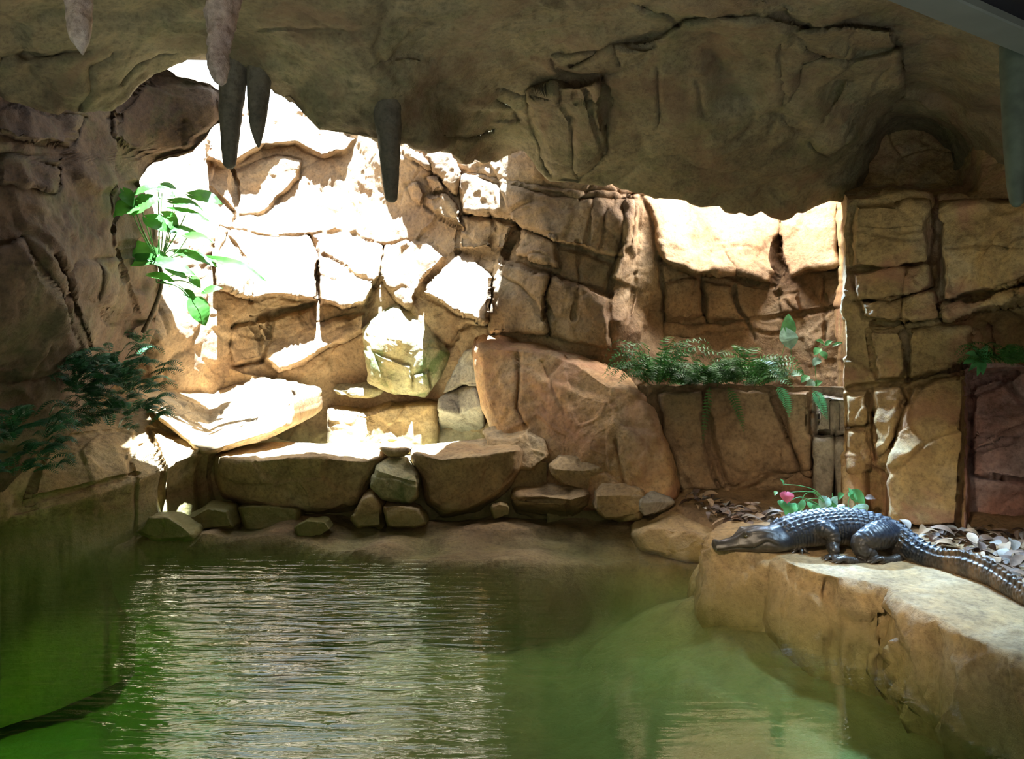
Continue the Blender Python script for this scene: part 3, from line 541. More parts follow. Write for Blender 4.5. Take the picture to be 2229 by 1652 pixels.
rock('boulder', 'pale rounded boulder nearest the shore right of the blocky one', [(1290, 1070), (1308, 1046), (1362, 1044), (1402, 1066), (1412, 1100), (1390, 1128), (1312, 1134), (1290, 1108)], 5.25, .45, M_boul, 221, top=[(1290, 1080), (1350, 1078), (1412, 1085)], slope=.5)
rock('boulder', 'small grey stone between the pale rounded boulder and the leaf litter', [(1392, 1085), (1420, 1070), (1458, 1080), (1472, 1094), (1445, 1112), (1400, 1128), (1388, 1110)], 5.2, .3, M_grey, 223, top=[(1390, 1095), (1472, 1092)], slope=.4, nth=120, nr=30)
rock('leaning_boulder', 'huge reddish-brown boulder leaning back beside the upper pool', [(1026, 740), (1050, 727), (1150, 743), (1230, 760), (1300, 782), (1370, 820), (1405, 862), (1440, 928), (1464, 990), (1479, 1048), (1476, 1086), (1440, 1100), (1330, 1110), (1200, 1110), (1150, 1040), (1080, 960), (1048, 880), (1036, 830), (1028, 780)],
     [(1030, 760, 6.3), (1200, 780, 6.15), (1370, 840, 5.65), (1050, 930, 6.1), (1200, 950, 5.8), (1300, 950, 5.58), (1470, 1060, 5.3), (1330, 1080, 5.42), (1180, 1100, 5.7), (1440, 940, 5.4)], .6, M_big, 225, cat='boulder',
     top=[(1026, 752), (1120, 764), (1200, 775), (1260, 798), (1320, 840), (1360, 850), (1480, 860)], slope=.35, ctr=(1250, 960), nth=320, nr=110, fa=.03, na=.014, fs=2.2, bev=.88,
     cracks=[([(1128, 765), (1130, 830), (1125, 890), (1145, 930)], 4, .04), ([(1340, 960), (1350, 1010), (1360, 1060)], 4, .03), ([(1180, 790), (1210, 860), (1230, 900)], 5, .02)],
     blocks=[([(1140, 800, .02), (1330, 860, .05), (1440, 1000, .04), (1400, 1060, .0), (1250, 1000, .0), (1180, 900, .03)], 20, .0)])
rock('grotto_boulder', 'pointed boulder with a sunlit moss-tinged top in the middle of the grotto', [(788, 716), (815, 690), (860, 654), (905, 662), (938, 692), (960, 740), (980, 770), (960, 820), (930, 864), (870, 862), (800, 835), (792, 770)],
     [(790, 720, 7.0), (940, 700, 7.0), (870, 740, 6.75), (870, 860, 6.95), (970, 780, 6.9)], .4, M_mossy, 227, top=[(788, 718), (830, 735), (880, 740), (925, 745), (980, 742)], slope=1.0, cat='boulder',
     blocks=[([(812, 765, .0), (895, 795, .05), (900, 855, .02), (850, 850, .0)], 6, .02), ([(898, 815, .06), (935, 805, .06), (940, 850, .03), (905, 860, .02)], 6, .02)])
rock('ledge_boulder', 'long flat-topped stone at the back edge of the upper pool', [(714, 888), (745, 870), (830, 862), (900, 866), (955, 872), (957, 965), (900, 990), (800, 990), (712, 985)], [(714, 900, 7.1), (957, 900, 6.95), (820, 950, 7.0)], .4, M_boul, 229, top=[(714, 895), (800, 905), (850, 890), (957, 880)], slope=.1, cracks=[([(805, 905), (800, 970)], 4, .05)])
rock('mossy_stone', 'flat green-tinged stone lying on the ledge behind the upper pool', [(720, 845), (760, 826), (825, 832), (840, 850), (800, 864), (735, 862)], 7.12, .25, M_mossy, 231, top=[(720, 850), (780, 848), (840, 850)], slope=.2, nth=110, nr=26)
rock('grotto_stone', 'cracked grey stone standing right of the flat-topped ledge stone', [(952, 868), (985, 850), (1035, 838), (1052, 880), (1056, 925), (1040, 985), (980, 985), (955, 960)], [(955, 900, 6.8), (1056, 900, 6.5)], .3, M_grey, 233, top=[(952, 890), (1000, 900), (1056, 880)], slope=1.2, nth=130, nr=34, group='stones beside the huge leaning boulder')
rock('grotto_stone', 'slanted pale stone above the cracked grey one, against the leaning boulder', [(960, 862), (985, 800), (1010, 760), (1035, 755), (1045, 800), (1050, 842), (1005, 838)], [(960, 860, 6.85), (1040, 760, 6.65), (1050, 840, 6.5)], .25, M_grey, 235, nth=120, nr=30, group='stones beside the huge leaning boulder')
rock('ledge_slab', 'big sunlit slab with leaf shadows on its top, left of the upper pool', [(240, 760), (262, 744), (300, 742), (380, 752), (440, 772), (520, 805), (580, 822), (625, 845), (642, 872), (636, 925), (600, 945), (540, 962), (470, 985), (440, 990), (380, 940), (320, 890), (270, 820)],
     [(380, 940, 5.55), (460, 985, 5.5), (640, 900, 5.8), (560, 960, 5.62), (300, 900, 5.5)], 1.5, M_boul, 237, top=[(240, 870), (375, 915), (455, 958), (520, 925), (580, 900), (642, 868)], slope=.13, cat='slab', nth=260, nr=80, fa=.02, rnd=.1, bev=.93)
SH = 'stones half submerged below the dam'
rock('pool_stone', 'rounded brown stone at the waterline below the left bank', [(292, 1160), (325, 1124), (368, 1124), (408, 1150), (430, 1170), (345, 1176)], 5.05, .3, M_bank, 239, group=SH, nth=90, nr=22)
rock('pool_stone', 'low dark stone at the waterline where bank and dam meet', [(400, 1130), (450, 1102), (500, 1108), (512, 1150), (430, 1160)], 5.3, .3, M_bank, 241, group=SH, nth=90, nr=22)
rock('pool_stone', 'wide dark stone under the middle of the left dam boulder', [(512, 1100), (580, 1098), (655, 1108), (650, 1155), (530, 1155)], 5.42, .3, M_bank, 243, group=SH, nth=90, nr=22)
rock('pool_stone', 'small pale stone in the shallows below the left dam boulder', [(638, 1146), (665, 1131), (710, 1134), (724, 1152), (700, 1170), (645, 1168)], 5.2, .2, M_bank, 245, group=SH, nth=90, nr=22)
rock('shore_slab', 'pale flat slab on the shore between small grey stone and caiman snout', [(1425, 1128), (1440, 1108), (1478, 1094), (1520, 1108), (1575, 1126), (1660, 1150), (1700, 1170), (1660, 1222), (1560, 1225), (1480, 1218), (1390, 1200), (1372, 1160)],
     [(1380, 1160, 4.95), (1560, 1185, 4.75), (1690, 1180, 4.6), (1400, 1180, 4.9)], .8, M_slab, 247, top=[(1380, 1150), (1480, 1152), (1560, 1172), (1700, 1185)], slope=.05, cat='slab')

# left bank: sloping top, sharp edge, dark drop to the water
e_l = interp([(-500, 1200), (0, 1128), (100, 1105), (200, 1078), (290, 1048), (370, 1012), (455, 972), (480, 962)])
k_Y = rbf([(-500, 900, 4.2), (-500, 1200, 3.9), (0, 850, 4.75), (0, 1000, 4.75), (0, 1128, 4.7), (120, 930, 5.2), (200, 1078, 4.95), (200, 980, 5.15), (330, 760, 6.3), (260, 860, 5.8), (330, 920, 5.65), (455, 972, 5.55), (370, 1012, 5.4), (290, 1048, 5.15), (100, 1105, 4.8), (450, 850, 6.3), (480, 960, 5.7)])
PXb = L(-500, 482, 230); tb = L(0, 1, 130)
PX = np.tile(PXb, (130, 1)); k_top = interp([(-500, 720), (100, 760), (240, 800), (300, 855), (380, 905), (482, 945)])(PXb)[None]; PY = k_top+(e_l(PXb)[None]-k_top)*tb[:, None]
kb = [([(325, 932, .0), (400, 948, .03), (458, 966, .04), (420, 1000, .04), (368, 1042, .04), (345, 1000, .03)], 6, .04), ([(272, 985, .0), (330, 960, .02), (365, 1040, .03), (300, 1055, .03)], 8, .02),
      ([(120, 950, .0), (300, 930, .03), (280, 1040, .04), (60, 1090, .05), (90, 1000, .03)], 10, .02)]
Yk = k_Y(PX, PY)-features(PX, PY, kb, [([(325, 935), (345, 1000), (372, 1045)], 4, .06), ([(180, 1060), (250, 1040), (300, 1030)], 3, .03)], None)
G = [P(PX, PY, Yk)]; last = G[0][-1]
for k, (dy, z) in enumerate(((.0, -.02), (.02, -.05), (.05, -.1), (.07, -.16), (.08, -.24), (.07, -.34), (.05, -.48), (.02, -.65), (-.05, -.9), (-.1, -1.2))):
    r = last.copy(); r[:, 1] += dy; r[:, 0] -= dy*.6; r[:, 2] += z; G.append(r[None])
G = np.concatenate(G, 0); Fq = grid_faces(*G.shape[:2])[:, ::-1]; V = rough_disp(G.reshape(-1, 3), Fq, 251, fa=.035, fs=1.9, fa2=.01, fs2=6, na=.014)
mk('ground_left_bank', V, Fq, M_bank, kind='structure')

# pool floor, far shelf and litter ground as one height field
gx, gy = np.meshgrid(L(-4.8, 4.8, 260), L(.6, 7.6, 220))
def smin(a, b, k=.15): h = np.clip(.5+.5*(b-a)/k, 0, 1); return b+(a-b)*h-k*h*(1-h)
z = -1.05+.55*sstep((gx+2.1)/1.6)+.20*sstep((gx-.2)/1.2)
z = z+.06*fbm(np.stack([gx, gy, gx*0], -1), 1.3, 4, 300)
shore = interp([(-4.8, 4.6), (-3.2, 4.75), (-2.2, 5.0), (-1.5, 4.95), (-1.0, 4.75), (-.4, 4.55), (.2, 4.5), (.7, 4.72), (1.0, 4.65), (1.3, 4.55), (2, 4.4), (4.8, 4.0)])(gx)
shelf = -.06+.05*fbm(np.stack([gx, gy, gx*0], -1), 2.0, 3, 310)+.05*sstep((gy-5.0)/.4)
z = z+(shelf-z)*sstep((gy-shore)/.22)
# raised land to the right (litter ground behind the slab)
land = .165+.02*fbm(np.stack([gx, gy, gx*0], -1), 3, 3, 320)+.05*sstep((gy-5.0)/.6)
tip = np.minimum(np.hypot(gx-1.3, gy-4.25)/.9, np.abs(gy-interp([(-5, 4.9), (1.4, 4.4), (2.3, 3.4), (3.2, 2.9), (4.8, 2.1)])(gx))/.55); z = z+(-.15+.03*fbm(np.stack([gx, gy, gx*0], -1), 5, 3, 315)-z)*(1-sstep(tip))*sstep((gx-.6)/.5)*(z < -.1)
lx = interp([(3.0, 9.), (4.3, 9.), (4.45, 1.75), (4.75, 1.25), (5.1, 1.0), (5.4, .85), (8, .8)])(gy)
slabedge = interp([(-5, 9.), (1.4, 4.6), (2.3, 3.75), (3.2, 3.2), (4.8, 2.4)])(gx)
z = z+(land-z)*np.maximum(sstep((gx-lx)/.18), sstep((gy-slabedge)/.15)*sstep((gx-1.6)/.2))
G = np.stack([gx, gy, z], -1); Fq = grid_faces(*G.shape[:2]); V = rough_disp(G.reshape(-1, 3), Fq, 331, fa=.035, fs=1.6, fa2=.01, fs2=5, na=.01)
mk('floor_pool', V, Fq, M_floor, kind='structure')
# core of the dam and floor of the upper pool
V, f = box(-2.7, .25, 5.72, 5.95, -.3, .38); mk('wall_dam_core', V, f, M_bank, kind='structure', smooth=False)
V, f = box(.25, 1.25, 5.6, 5.9, -.3, .14); mk('wall_dam_core', V, f, M_bank, kind='structure', smooth=False)
V, f = box(-2.4, .35, 5.9, 7.8, -.3, .22); mk('floor_upper_pool', V, f, M_boul, kind='structure', smooth=False)

# caiman's slab
sl_top = [Pz(px, py, .20) for px, py, z in ((1549, 1192, .16), (1600, 1200, .16), (1650, 1204, .16), (1690, 1210, .16), (1722, 1228, .16), (1790, 1250, .16), (1880, 1268, .16), (1937, 1280, .16), (1955, 1305, .16), (2040, 1345, .16), (2110, 1388, .16), (2229, 1432, .16), (2450, 1520, .16), (2800, 1640, .16))]
back = [(4.7, 2.3), (4.7, 2.9), (3.4, 3.1), (2.55, 3.45), (2.2, 4.0), (1.95, 4.45), (1.6, 4.72), (1.3, 4.75), (1.15, 4.55)]
poly = [(p[0], p[1]) for p in sl_top]+back
def resample(poly, n):
    p = np.array(poly+[poly[0]], float); s = np.r_[0, np.cumsum(np.hypot(*np.diff(p, axis=0).T))]; t = L(0, s[-1], n+1)[:-1]
    return np.stack([np.interp(t, s, p[:, 0]), np.interp(t, s, p[:, 1])], -1)
pp = resample(poly, 700); cc = np.array([2.6, 3.4]); mid = np.array([(2.6, 3.5)])
# inner rings shrink onto the mid line of the slab
axis = np.array([(1.35, 4.45), (1.9, 4.05), (2.6, 3.3), (4.3, 2.6)])
def near_axis(q):
    best = None
    for i in range(3):
        a, b = axis[i], axis[i+1]; v = b-a; t = np.clip(((q-a)@v)/(v@v), 0, 1)[:, None]; c = a+t*v; d = np.hypot(*(q-c).T)
        best = (c, d) if best is None else (np.where((d < best[1])[:, None], c, best[0]), np.minimum(d, best[1]))
    return best[0]
na_ = near_axis(pp); rings = []
for s in np.r_[L(0, .9, 26), .94, .97, .99]: q = na_+(pp-na_)*s; rings.append(np.c_[q, np.full(len(q), .20)])
tan = np.roll(pp, -1, 0)-np.roll(pp, 1, 0); nrm = np.c_[tan[:, 1], -tan[:, 0]]; nrm /= np.linalg.norm(nrm, axis=1, keepdims=True)
if ((pp-na_)*nrm).sum(1).mean() < 0: nrm = -nrm
for o_, z_ in ((.0, .193), (.004, .178), (.010, .155), (.018, .125), (.028, .095), (.036, .065), (.046, .03), (.056, -.01), (.066, -.05), (.075, -.10), (.075, -.16), (.05, -.23), (.0, -.33), (-.03, -.6)):
    rings.append(np.c_[pp+nrm*o_, np.full(len(pp), z_)])
G = np.stack(rings, 0); V = G.reshape(-1, 3); Fq = grid_faces(G.shape[0], G.shape[1], True)
side = np.clip((.205-V[:, 2])/.05, .12, 1)
V = rough_disp(V, Fq, 341, fa=.055, fs=3.6, fa2=.016, fs2=10, na=.014, crack=.03, mask=side)
qx = (V[:, 0]/V[:, 1])*F+CX  # bearing of each vertex: four vertical clefts in the front face, traced from the photograph
for cxp, wpx, dep in ((1652, 9, .05), (1805, 10, .05), (1890, 8, .05), (1725, 5, .02)):
    P0 = Pz(cxp, {1652: 1205, 1805: 1255, 1890: 1270, 1725: 1230}[cxp], .20); d = np.hypot(V[:, 0]-P0[0]-.1*(.20-V[:, 2]), V[:, 1]-P0[1])
    m = np.exp(-(d/(.03))**2)*side; V[:, 1] += 1.8*dep*m
mk('rock_slab', V, Fq, M_slab, label='large flat-topped rock slab at the pool edge under the caiman', cat='slab')

# ---------------------------------------------------------------- water
def water(name, x0, x1, y0, y1, zt, zb, mat):
    V, f = box(x0, x1, y0, y1, zb, zt); return mk(name, V, f, mat, kind='structure', smooth=False, loc=None)
water('water_pool', -4.75, 4.75, .7, 5.9, 0, -1.5, M_water)
water('water_upper_pool', -2.15, .3, 5.75, 7.6, .44, -.1, M_water2)

# ---------------------------------------------------------------- stalactites and the visitors' beam
def stalactite(label, prof, Y, seed, mat, knob=.1, ztop=None, name='stalactite', group='stalactites of the cave ceiling'):
    """prof: (px centre, py, radius px) from tip upward; hangs from the rock above"""
    pr = np.array(prof, float); n = 120; s = np.r_[0, np.cumsum(np.hypot(np.diff(pr[:, 0]), np.diff(pr[:, 1])))]; t = L(0, s[-1], n)
    c = [np.interp(t, s, pr[:, k]) for k in range(3)]; C = P(c[0], c[1], Y); R = c[2]*Y/F
    th = L(0, 2*math.pi, 49)[:-1]; G = []
    for k in range(n):
        ring = np.stack([C[k, 0]+R[k]*np.cos(th), C[k, 1]+R[k]*np.sin(th), C[k, 2]+0*th], -1)
        q = ring*np.array([1, 1, .75]); d = 1+knob*fbm(q, 26, 3, seed)+.5*knob*fbm(q, 9, 2, seed+7)
        ring[:, :2] = C[k, :2]+(ring[:, :2]-C[k, :2])*d[:, None]; G.append(ring)
    G = np.stack(G, 0); V = np.r_[G.reshape(-1, 3), C[:1]-[0, 0, .002], C[-1:]]
    Fs = [tuple(f) for f in grid_faces(n, 48, True)]; nv = n*48
    Fs += [(nv, (j+1) % 48, j) for j in range(48)]+[(nv+1, (n-1)*48+j, (n-1)*48+(j+1) % 48) for j in range(48)]
    return mk(name, V, Fs, mat, loc=tuple(C[-1]), label=label, cat='stalactite', group=group)
stalactite('pale knobbly stalactite hanging at the top left corner of the cave', [(180, 119, 2), (178, 108, 8), (175, 90, 18), (172, 60, 26), (172, 30, 28), (172, 0, 27), (172, -60, 30)], 3.25, 401, M_stal, .16)
stalactite('pale wrinkled stalactite just left of the two dark ones', [(482, 187, 3), (480, 178, 14), (474, 150, 23), (473, 120, 25), (480, 80, 27), (482, 40, 35), (483, 0, 38), (485, -60, 42)], 3.25, 403, M_stal, .17)
stalactite('long dark stalactite with a narrow tip, behind the wrinkled pale one', [(500, 367, 6), (500, 360, 13), (500, 330, 17), (501, 290, 21), (502, 250, 24), (505, 200, 27), (508, 150, 31), (510, 90, 34), (512, 30, 38)], 4.3, 405, M_stal_shade, .05)
stalactite('short pointed dark stalactite in front of the patch of sky', [(563, 321, 2), (562, 310, 7), (560, 280, 15), (561, 250, 20), (562, 210, 23), (564, 170, 26), (566, 110, 28), (568, 40, 31)], 4.3, 407, M_stal_shade, .05)
stalactite('blunt dark stalactite hanging alone over the sunlit grotto', [(852, 440, 7), (852, 434, 13), (850, 400, 17), (849, 360, 20), (848, 320, 24), (846, 285, 27), (844, 240, 30), (842, 190, 33), (840, 120, 36)], 4.33, 409, M_stal_shade, .06)
stalactite('blurred green-grey stalactite at the right edge below the beam', [(2213, 450, 6), (2213, 442, 13), (2212, 400, 19), (2210, 300, 24), (2210, 200, 28), (2212, 100, 32)], 3.05, 411, simple('green_grey_stalactite', (.055, .068, .045), .7, .3, .2, 18, bump=.5), .03)
def beam(name, a, b, wid, ht, mat, nside, label=None, cat=None, kind=None):
    a = np.array(a); b = np.array(b); d = (b-a)/np.linalg.norm(b-a); s = np.array([d[1], -d[0], 0])*nside*wid; u = np.array([0, 0, ht])
    ch = .012; prof = [(ch, 0), (1-ch*4, 0), (1, ch*3/ht*ht*.3+.02), (1, 1), (0, 1), (0, .04)]
    V = []; 
    for e in (a, b):
        for x, y in prof: V.append(e+s*x+u*y)
    n = len(prof); Fs = [tuple(range(n)), tuple(range(n, 2*n))[::-1]]+[(i, i+n, (i+1) % n+n, (i+1) % n) for i in range(n)]
    return mk(name, V, Fs, mat, smooth=False, label=label, cat=cat, kind=kind)
ba = np.array(P(1930, 0, 2.45)); bb_ = np.array(P(2229, 121, 2.45)); zb = ba[2]; Yb = Yz(121, zb) if False else F*(zb-CZ)/(HY-121)
bb_ = np.array(P(2229, 121, Yb)); bd = (bb_-ba)/np.linalg.norm(bb_-ba)
beam('beam', ba-bd*1.5, bb_+bd*1.2, .125, .16, M_metal, 1, label='grey painted beam crossing the top right corner above the viewer', cat='beam')
sd = np.array([bd[1], -bd[0], 0]); a0 = ba-bd*1.5+sd*.125; b0 = bb_+bd*1.2+sd*.125
V = [a0, b0, b0+sd*2.2, a0+sd*2.2]; V = np.array(V+[v+[0, 0, .05] for v in V])+[0, 0, .03]
mk('ceiling_soffit', V, [(0, 3, 2, 1), (4, 5, 6, 7), (0, 1, 5, 4), (1, 2, 6, 5), (2, 3, 7, 6), (3, 0, 4, 7)], M_black, kind='structure', smooth=False)

# ---------------------------------------------------------------- caiman
def crom(pts, n):
    p = np.array(pts, float); m = len(p); s = np.r_[0, np.cumsum(np.linalg.norm(np.diff(p[:, :3], axis=0), axis=1))]
    t = L(0, s[-1], n); out = np.empty((n, p.shape[1]))
    tg = np.gradient(p, s, axis=0)
    k = np.clip(np.searchsorted(s, t, 'right')-1, 0, m-2); h = (s[k+1]-s[k])[:, None]; u = ((t-s[k])/(s[k+1]-s[k]))[:, None]
    out = (2*u**3-3*u**2+1)*p[k]+(u**3-2*u**2+u)*h*tg[k]+(-2*u**3+3*u**2)*p[k+1]+(u**3-u**2)*h*tg[k+1]
    return out, t
#        px    py   Y     half-height px  half-width m
spine = [(1551, 1191, 4.27, 4, .012), (1556, 1189, 4.27, 9, .030), (1570, 1187, 4.26, 11, .034), (1595, 1183, 4.26, 14.5, .044), (1615, 1178, 4.26, 20, .057), (1632, 1174, 4.26, 25, .070), (1655, 1172, 4.26, 27, .087), (1680, 1172, 4.26, 27, .092),
         (1705, 1165, 4.28, 30, .092), (1735, 1157, 4.3, 33, .105), (1770, 1151, 4.32, 34, .120), (1810, 1147, 4.33, 35, .132), (1850, 1147, 4.33, 36, .135), (1890, 1153, 4.31, 35, .125), (1925, 1163, 4.27, 33, .108), (1960, 1180, 4.2, 29, .08),
         (2000, 1205, 4.10, 24, .062), (2050, 1226, 3.98, 25, .050), (2100, 1232, 3.86, 28, .042), (2150, 1248, 3.72, 26, .036), (2200, 1276, 3.56, 24, .031), (2240, 1302, 3.44, 22, .027), (2300, 1340, 3.26, 19, .022), (2380, 1385, 3.07, 15, .017), (2460, 1419, 2.94, 9, .010), (2520, 1438, 2.86, 3, .004)]
KC = 1.2/1.24
sp = [list(P(a, b, c*KC))+[d*c*KC/F, e] for a, b, c, d, e in spine]
S, arc = crom(sp, 520); NR = 112
T = np.gradient(S[:, :3], axis=0); T /= np.linalg.norm(T, axis=1, keepdims=True)
side_v = np.cross(T, [0, 0, 1]); side_v /= np.linalg.norm(side_v, axis=1, keepdims=True); up = np.cross(side_v, T)
# arc positions of landmarks
def arc_at(px): i = np.argmin(abs(S[:, 0]/S[:, 1]*F+CX-px)); return arc[i]
aEye, aHead, aSh, aHip, aTail = arc_at(1622), arc_at(1690), arc_at(1760), arc_at(1935), arc_at(2040)
ph = L(0, 2*math.pi, NR+1)[:-1]; cp, spn = np.cos(ph), np.sin(ph)     # cp: +up, spn: +side
A, PH = np.meshgrid(arc, ph, indexing='ij')
hh, hw = S[:, 3:4], S[:, 4:5]
ex = 1+.0*A
up_r = hh*np.sign(cp)*abs(cp)**.85; sd_r = hw*np.sign(spn)*abs(spn)**.8
# flatten the snout and give the cheeks their widest point low down
hd = 1-sstep((A-aHead)/.05)
sd_r = sd_r*(1-.25*hd*np.clip(cp, 0, 1)[None])
# triangular tail: narrow at the crest
tl = sstep((A-aTail)/.15); sd_r = sd_r*(1-.6*tl*np.clip(cp, 0, 1)[None]**1.5)
disp = np.zeros_like(A)
# mouth line: a wavy groove low on the head
mouth = (1-sstep((A-arc_at(1672))/.02))*sstep((A-.012)/.01)
phm = 1.92+.10*np.sin(A*42)-.30*sstep((A-arc_at(1620))/.10)
for sg in (1, -1):
    d = (PH if sg == 1 else 2*math.pi-PH)-phm; disp -= .006*mouth*np.exp(-(d/.085)**2)
    disp += .003*mouth*np.exp(-((d+.28)/.15)**2)
# nostril bump, eye bumps, skull table edge
def bump(a0, p0, ra, rp, h):
    global disp
    for sg in (1, -1): disp += h*np.exp(-((A-a0)/ra)**2-(((PH if sg == 1 else 2*math.pi-PH)-p0)/rp)**2)
bump(.016, .25, .014, .5, .012); bump(aEye, .62, .020, .30, .020); bump(aEye-.028, .55, .02, .35, .005); bump(aEye+.06, .75, .05, .18, .010); bump(aEye+.04, .0, .05, .4, -.004)
bump(aHead-.02, 1.75, .045, .45, .010)
# armour: rows across the back, columns along it; keels on each scute
pm = np.minimum(PH, 2*math.pi-PH)                                # 0 at the top of the back
body = sstep((A-aHead-.01)/.03); pitch = .033
row = (A-aHead)/pitch; fr = row-np.floor(row)
g = pm*hw/.031                                                  # scute columns across
gc = g-np.floor(g); keel = np.clip(1-abs(gc-.5)/.42, 0, 1)
saw = np.where(fr < .82, fr/.82, (1-fr)/.18)
back = 1-sstep((pm-1.05)/.15); neckgap = 1-.6*np.exp(-((A-aHead-.075)/.02)**2)
disp += body*back*(.0115*keel*(.30+.70*saw)+.0035*saw-.0035*(1-np.clip(abs(gc-.5)*-2+1.25, 0, 1)))*neckgap*(1+.5*np.exp(-((A-aHead-.04)/.035)**2))
# flank scales: smaller, rounded, in slanting rows
fl = sstep((pm-1.05)/.1)*(1-sstep((pm-2.35)/.2)); r2 = A/.0165; c2 = pm*hw/.016+.5*np.floor(r2); rr = np.hypot((r2-np.floor(r2)-.5), (c2-np.floor(c2)-.5))
disp += body*fl*.0062*np.clip(1-rr*1.7, 0, 1)
be = sstep((pm-2.4)/.1); r3 = A/.024; disp -= body*be*.0012*np.exp(-((r3-np.round(r3))/.08)**2)
disp += (1-body)*.0010*fbm(np.stack([A*60, PH*3, A*0], -1), 1, 3, 5)
# tail crest: double keels run together into one saw-toothed crest
cr = sstep((A-aHip-.10)/.10)*(1-sstep((A-arc[-1]+.04)/.04)); rowt = (A-aHip)/.036; ft = rowt-np.floor(rowt); sawt = np.where(ft < .7, ft/.7, (1-ft)/.3)
dbl = 1-sstep((A-arc_at(2110))/.08); disp += cr*sawt*(.016*dbl*np.exp(-((pm-.42)/.16)**2)+.022*(1-dbl)*np.exp(-(pm/.16)**2))
sx = (S[:, None, :3]+up[:, None]*(up_r+disp*cp[None])[..., None]+side_v[:, None]*(sd_r+disp*spn[None])[..., None])
V = [sx.reshape(-1, 3), S[:1, :3], S[-1:, :3]]; n_ = len(S)
Fs = [tuple(f) for f in grid_faces(n_, NR, True)]+[(n_*NR, (j+1) % NR, j) for j in range(NR)]+[(n_*NR+1, (n_-1)*NR+j, (n_-1)*NR+(j+1) % NR) for j in range(NR)]
V = list(np.concatenate(V))
tubes = []
def tube(pts, scales=.0055, n=60, nr=28):
    """tapering limb: (x, y, z, r) joints, closed ends, low rounded scales"""
    q, a = crom(pts, n); t = np.gradient(q[:, :3], axis=0); t /= np.linalg.norm(t, axis=1, keepdims=True)
    ref = np.array([.3, 1, .1]); s1 = np.cross(t, ref); s1 /= np.linalg.norm(s1, axis=1, keepdims=True); s2 = np.cross(s1, t)
    th = L(0, 2*math.pi, nr+1)[:-1]; AA, TT = np.meshgrid(a, th, indexing='ij'); r = q[:, 3:4]
    ra = AA/.017; rc = TT/(2*math.pi)*np.round(np.maximum(5, 2*math.pi*np.mean(r)/.017))+.5*np.floor(ra); dd = np.hypot(ra-np.floor(ra)-.5, rc-np.floor(rc)-.5)
    rad = r+scales*np.clip(1-dd*1.7, 0, 1)
    g = q[:, None, :3]+s1[:, None]*(rad*np.cos(TT))[..., None]+s2[:, None]*(rad*np.sin(TT))[..., None]
    b = len(V); V.extend(list(g.reshape(-1, 3))); V.append(q[0, :3]); V.append(q[-1, :3])
    Fs.extend([tuple(int(i)+b for i in f) for f in grid_faces(n, nr, True)])
    Fs.extend([(b+n*nr, b+(j+1) % nr, b+j) for j in range(nr)]+[(b+n*nr+1, b+(n-1)*nr+j, b+(n-1)*nr+(j+1) % nr) for j in range(nr)])
    tubes.append(q)
def W3(px, py, Y): p = P(px, py, Y*KC); return [float(p[0]), float(p[1]), float(p[2])]
ZS = .203
def foot(px, py_, dirs, ln, r=.010):
    Y = float(Yz(py_, ZS+.012)); c = W3(px, py_, Y/KC)
    for (ax, ay), l_ in zip(dirs, ln):
        d = np.array([ax, ay]); d = d/np.linalg.norm(d)
        tube([[c[0], c[1], c[2]+.012, r*1.3], [c[0]+d[0]*l_*.45, c[1]+d[1]*l_*.45, c[2]+.010, r*.95], [c[0]+d[0]*l_*.8, c[1]+d[1]*l_*.8, c[2]+.001, r*.8], [c[0]+d[0]*l_, c[1]+d[1]*l_, c[2]-.006, r*.35]], .001, 24, 14)
        claws.append((c[0]+d[0]*l_, c[1]+d[1]*l_, c[2]-.004, d))
    return c
claws = []
# near fore leg
f1 = foot(1816, 1213, [(-1, -.1), (-.9, -.5), (-.45, -.9), (.15, -1), (.8, -.6)], [.055, .062, .060, .055, .045])
tube([W3(1775, 1152, 4.26)+[.040], W3(1790, 1152, 4.22)+[.046], W3(1808, 1160, 4.185)+[.041], W3(1814, 1172, 4.17)+[.033], W3(1812, 1190, 4.16)+[.029], [f1[0], f1[1], f1[2]+.035, .023], [f1[0], f1[1], f1[2]+.008, .018]])
# near hind leg: thigh forward and down, shank back to the heel, long foot forward
f2 = foot(1840, 1221, [(-1, -.35), (-1, -.02), (-.95, .25), (-.75, .6)], [.050, .062, .058, .045], .011)
tube([W3(1938, 1158, 4.22)+[.055], W3(1920, 1163, 4.17)+[.070], W3(1895, 1172, 4.12)+[.062], W3(1874, 1186, 4.10)+[.047], W3(1877, 1197, 4.09)+[.042], W3(1893, 1205, 4.08)+[.036], W3(1901, 1213, 4.07)+[.026], W3(1896, 1220, 4.07)+[.021], W3(1870, 1222, 4.07)+[.019], [f2[0], f2[1], f2[2]+.006, .016]], n=110)
# far hind leg
f3 = foot(1918, 1221, [(-1, -.3), (-1, 0), (-.9, .35), (-.4, .9)], [.05, .06, .055, .045])
tube([W3(1945, 1175, 4.26)+[.05], W3(1955, 1190, 4.22)+[.044], W3(1960, 1203, 4.17)+[.034], W3(1958, 1214, 4.13)+[.026], W3(1940, 1220, 4.10)+[.020], [f3[0], f3[1], f3[2]+.006, .016]])
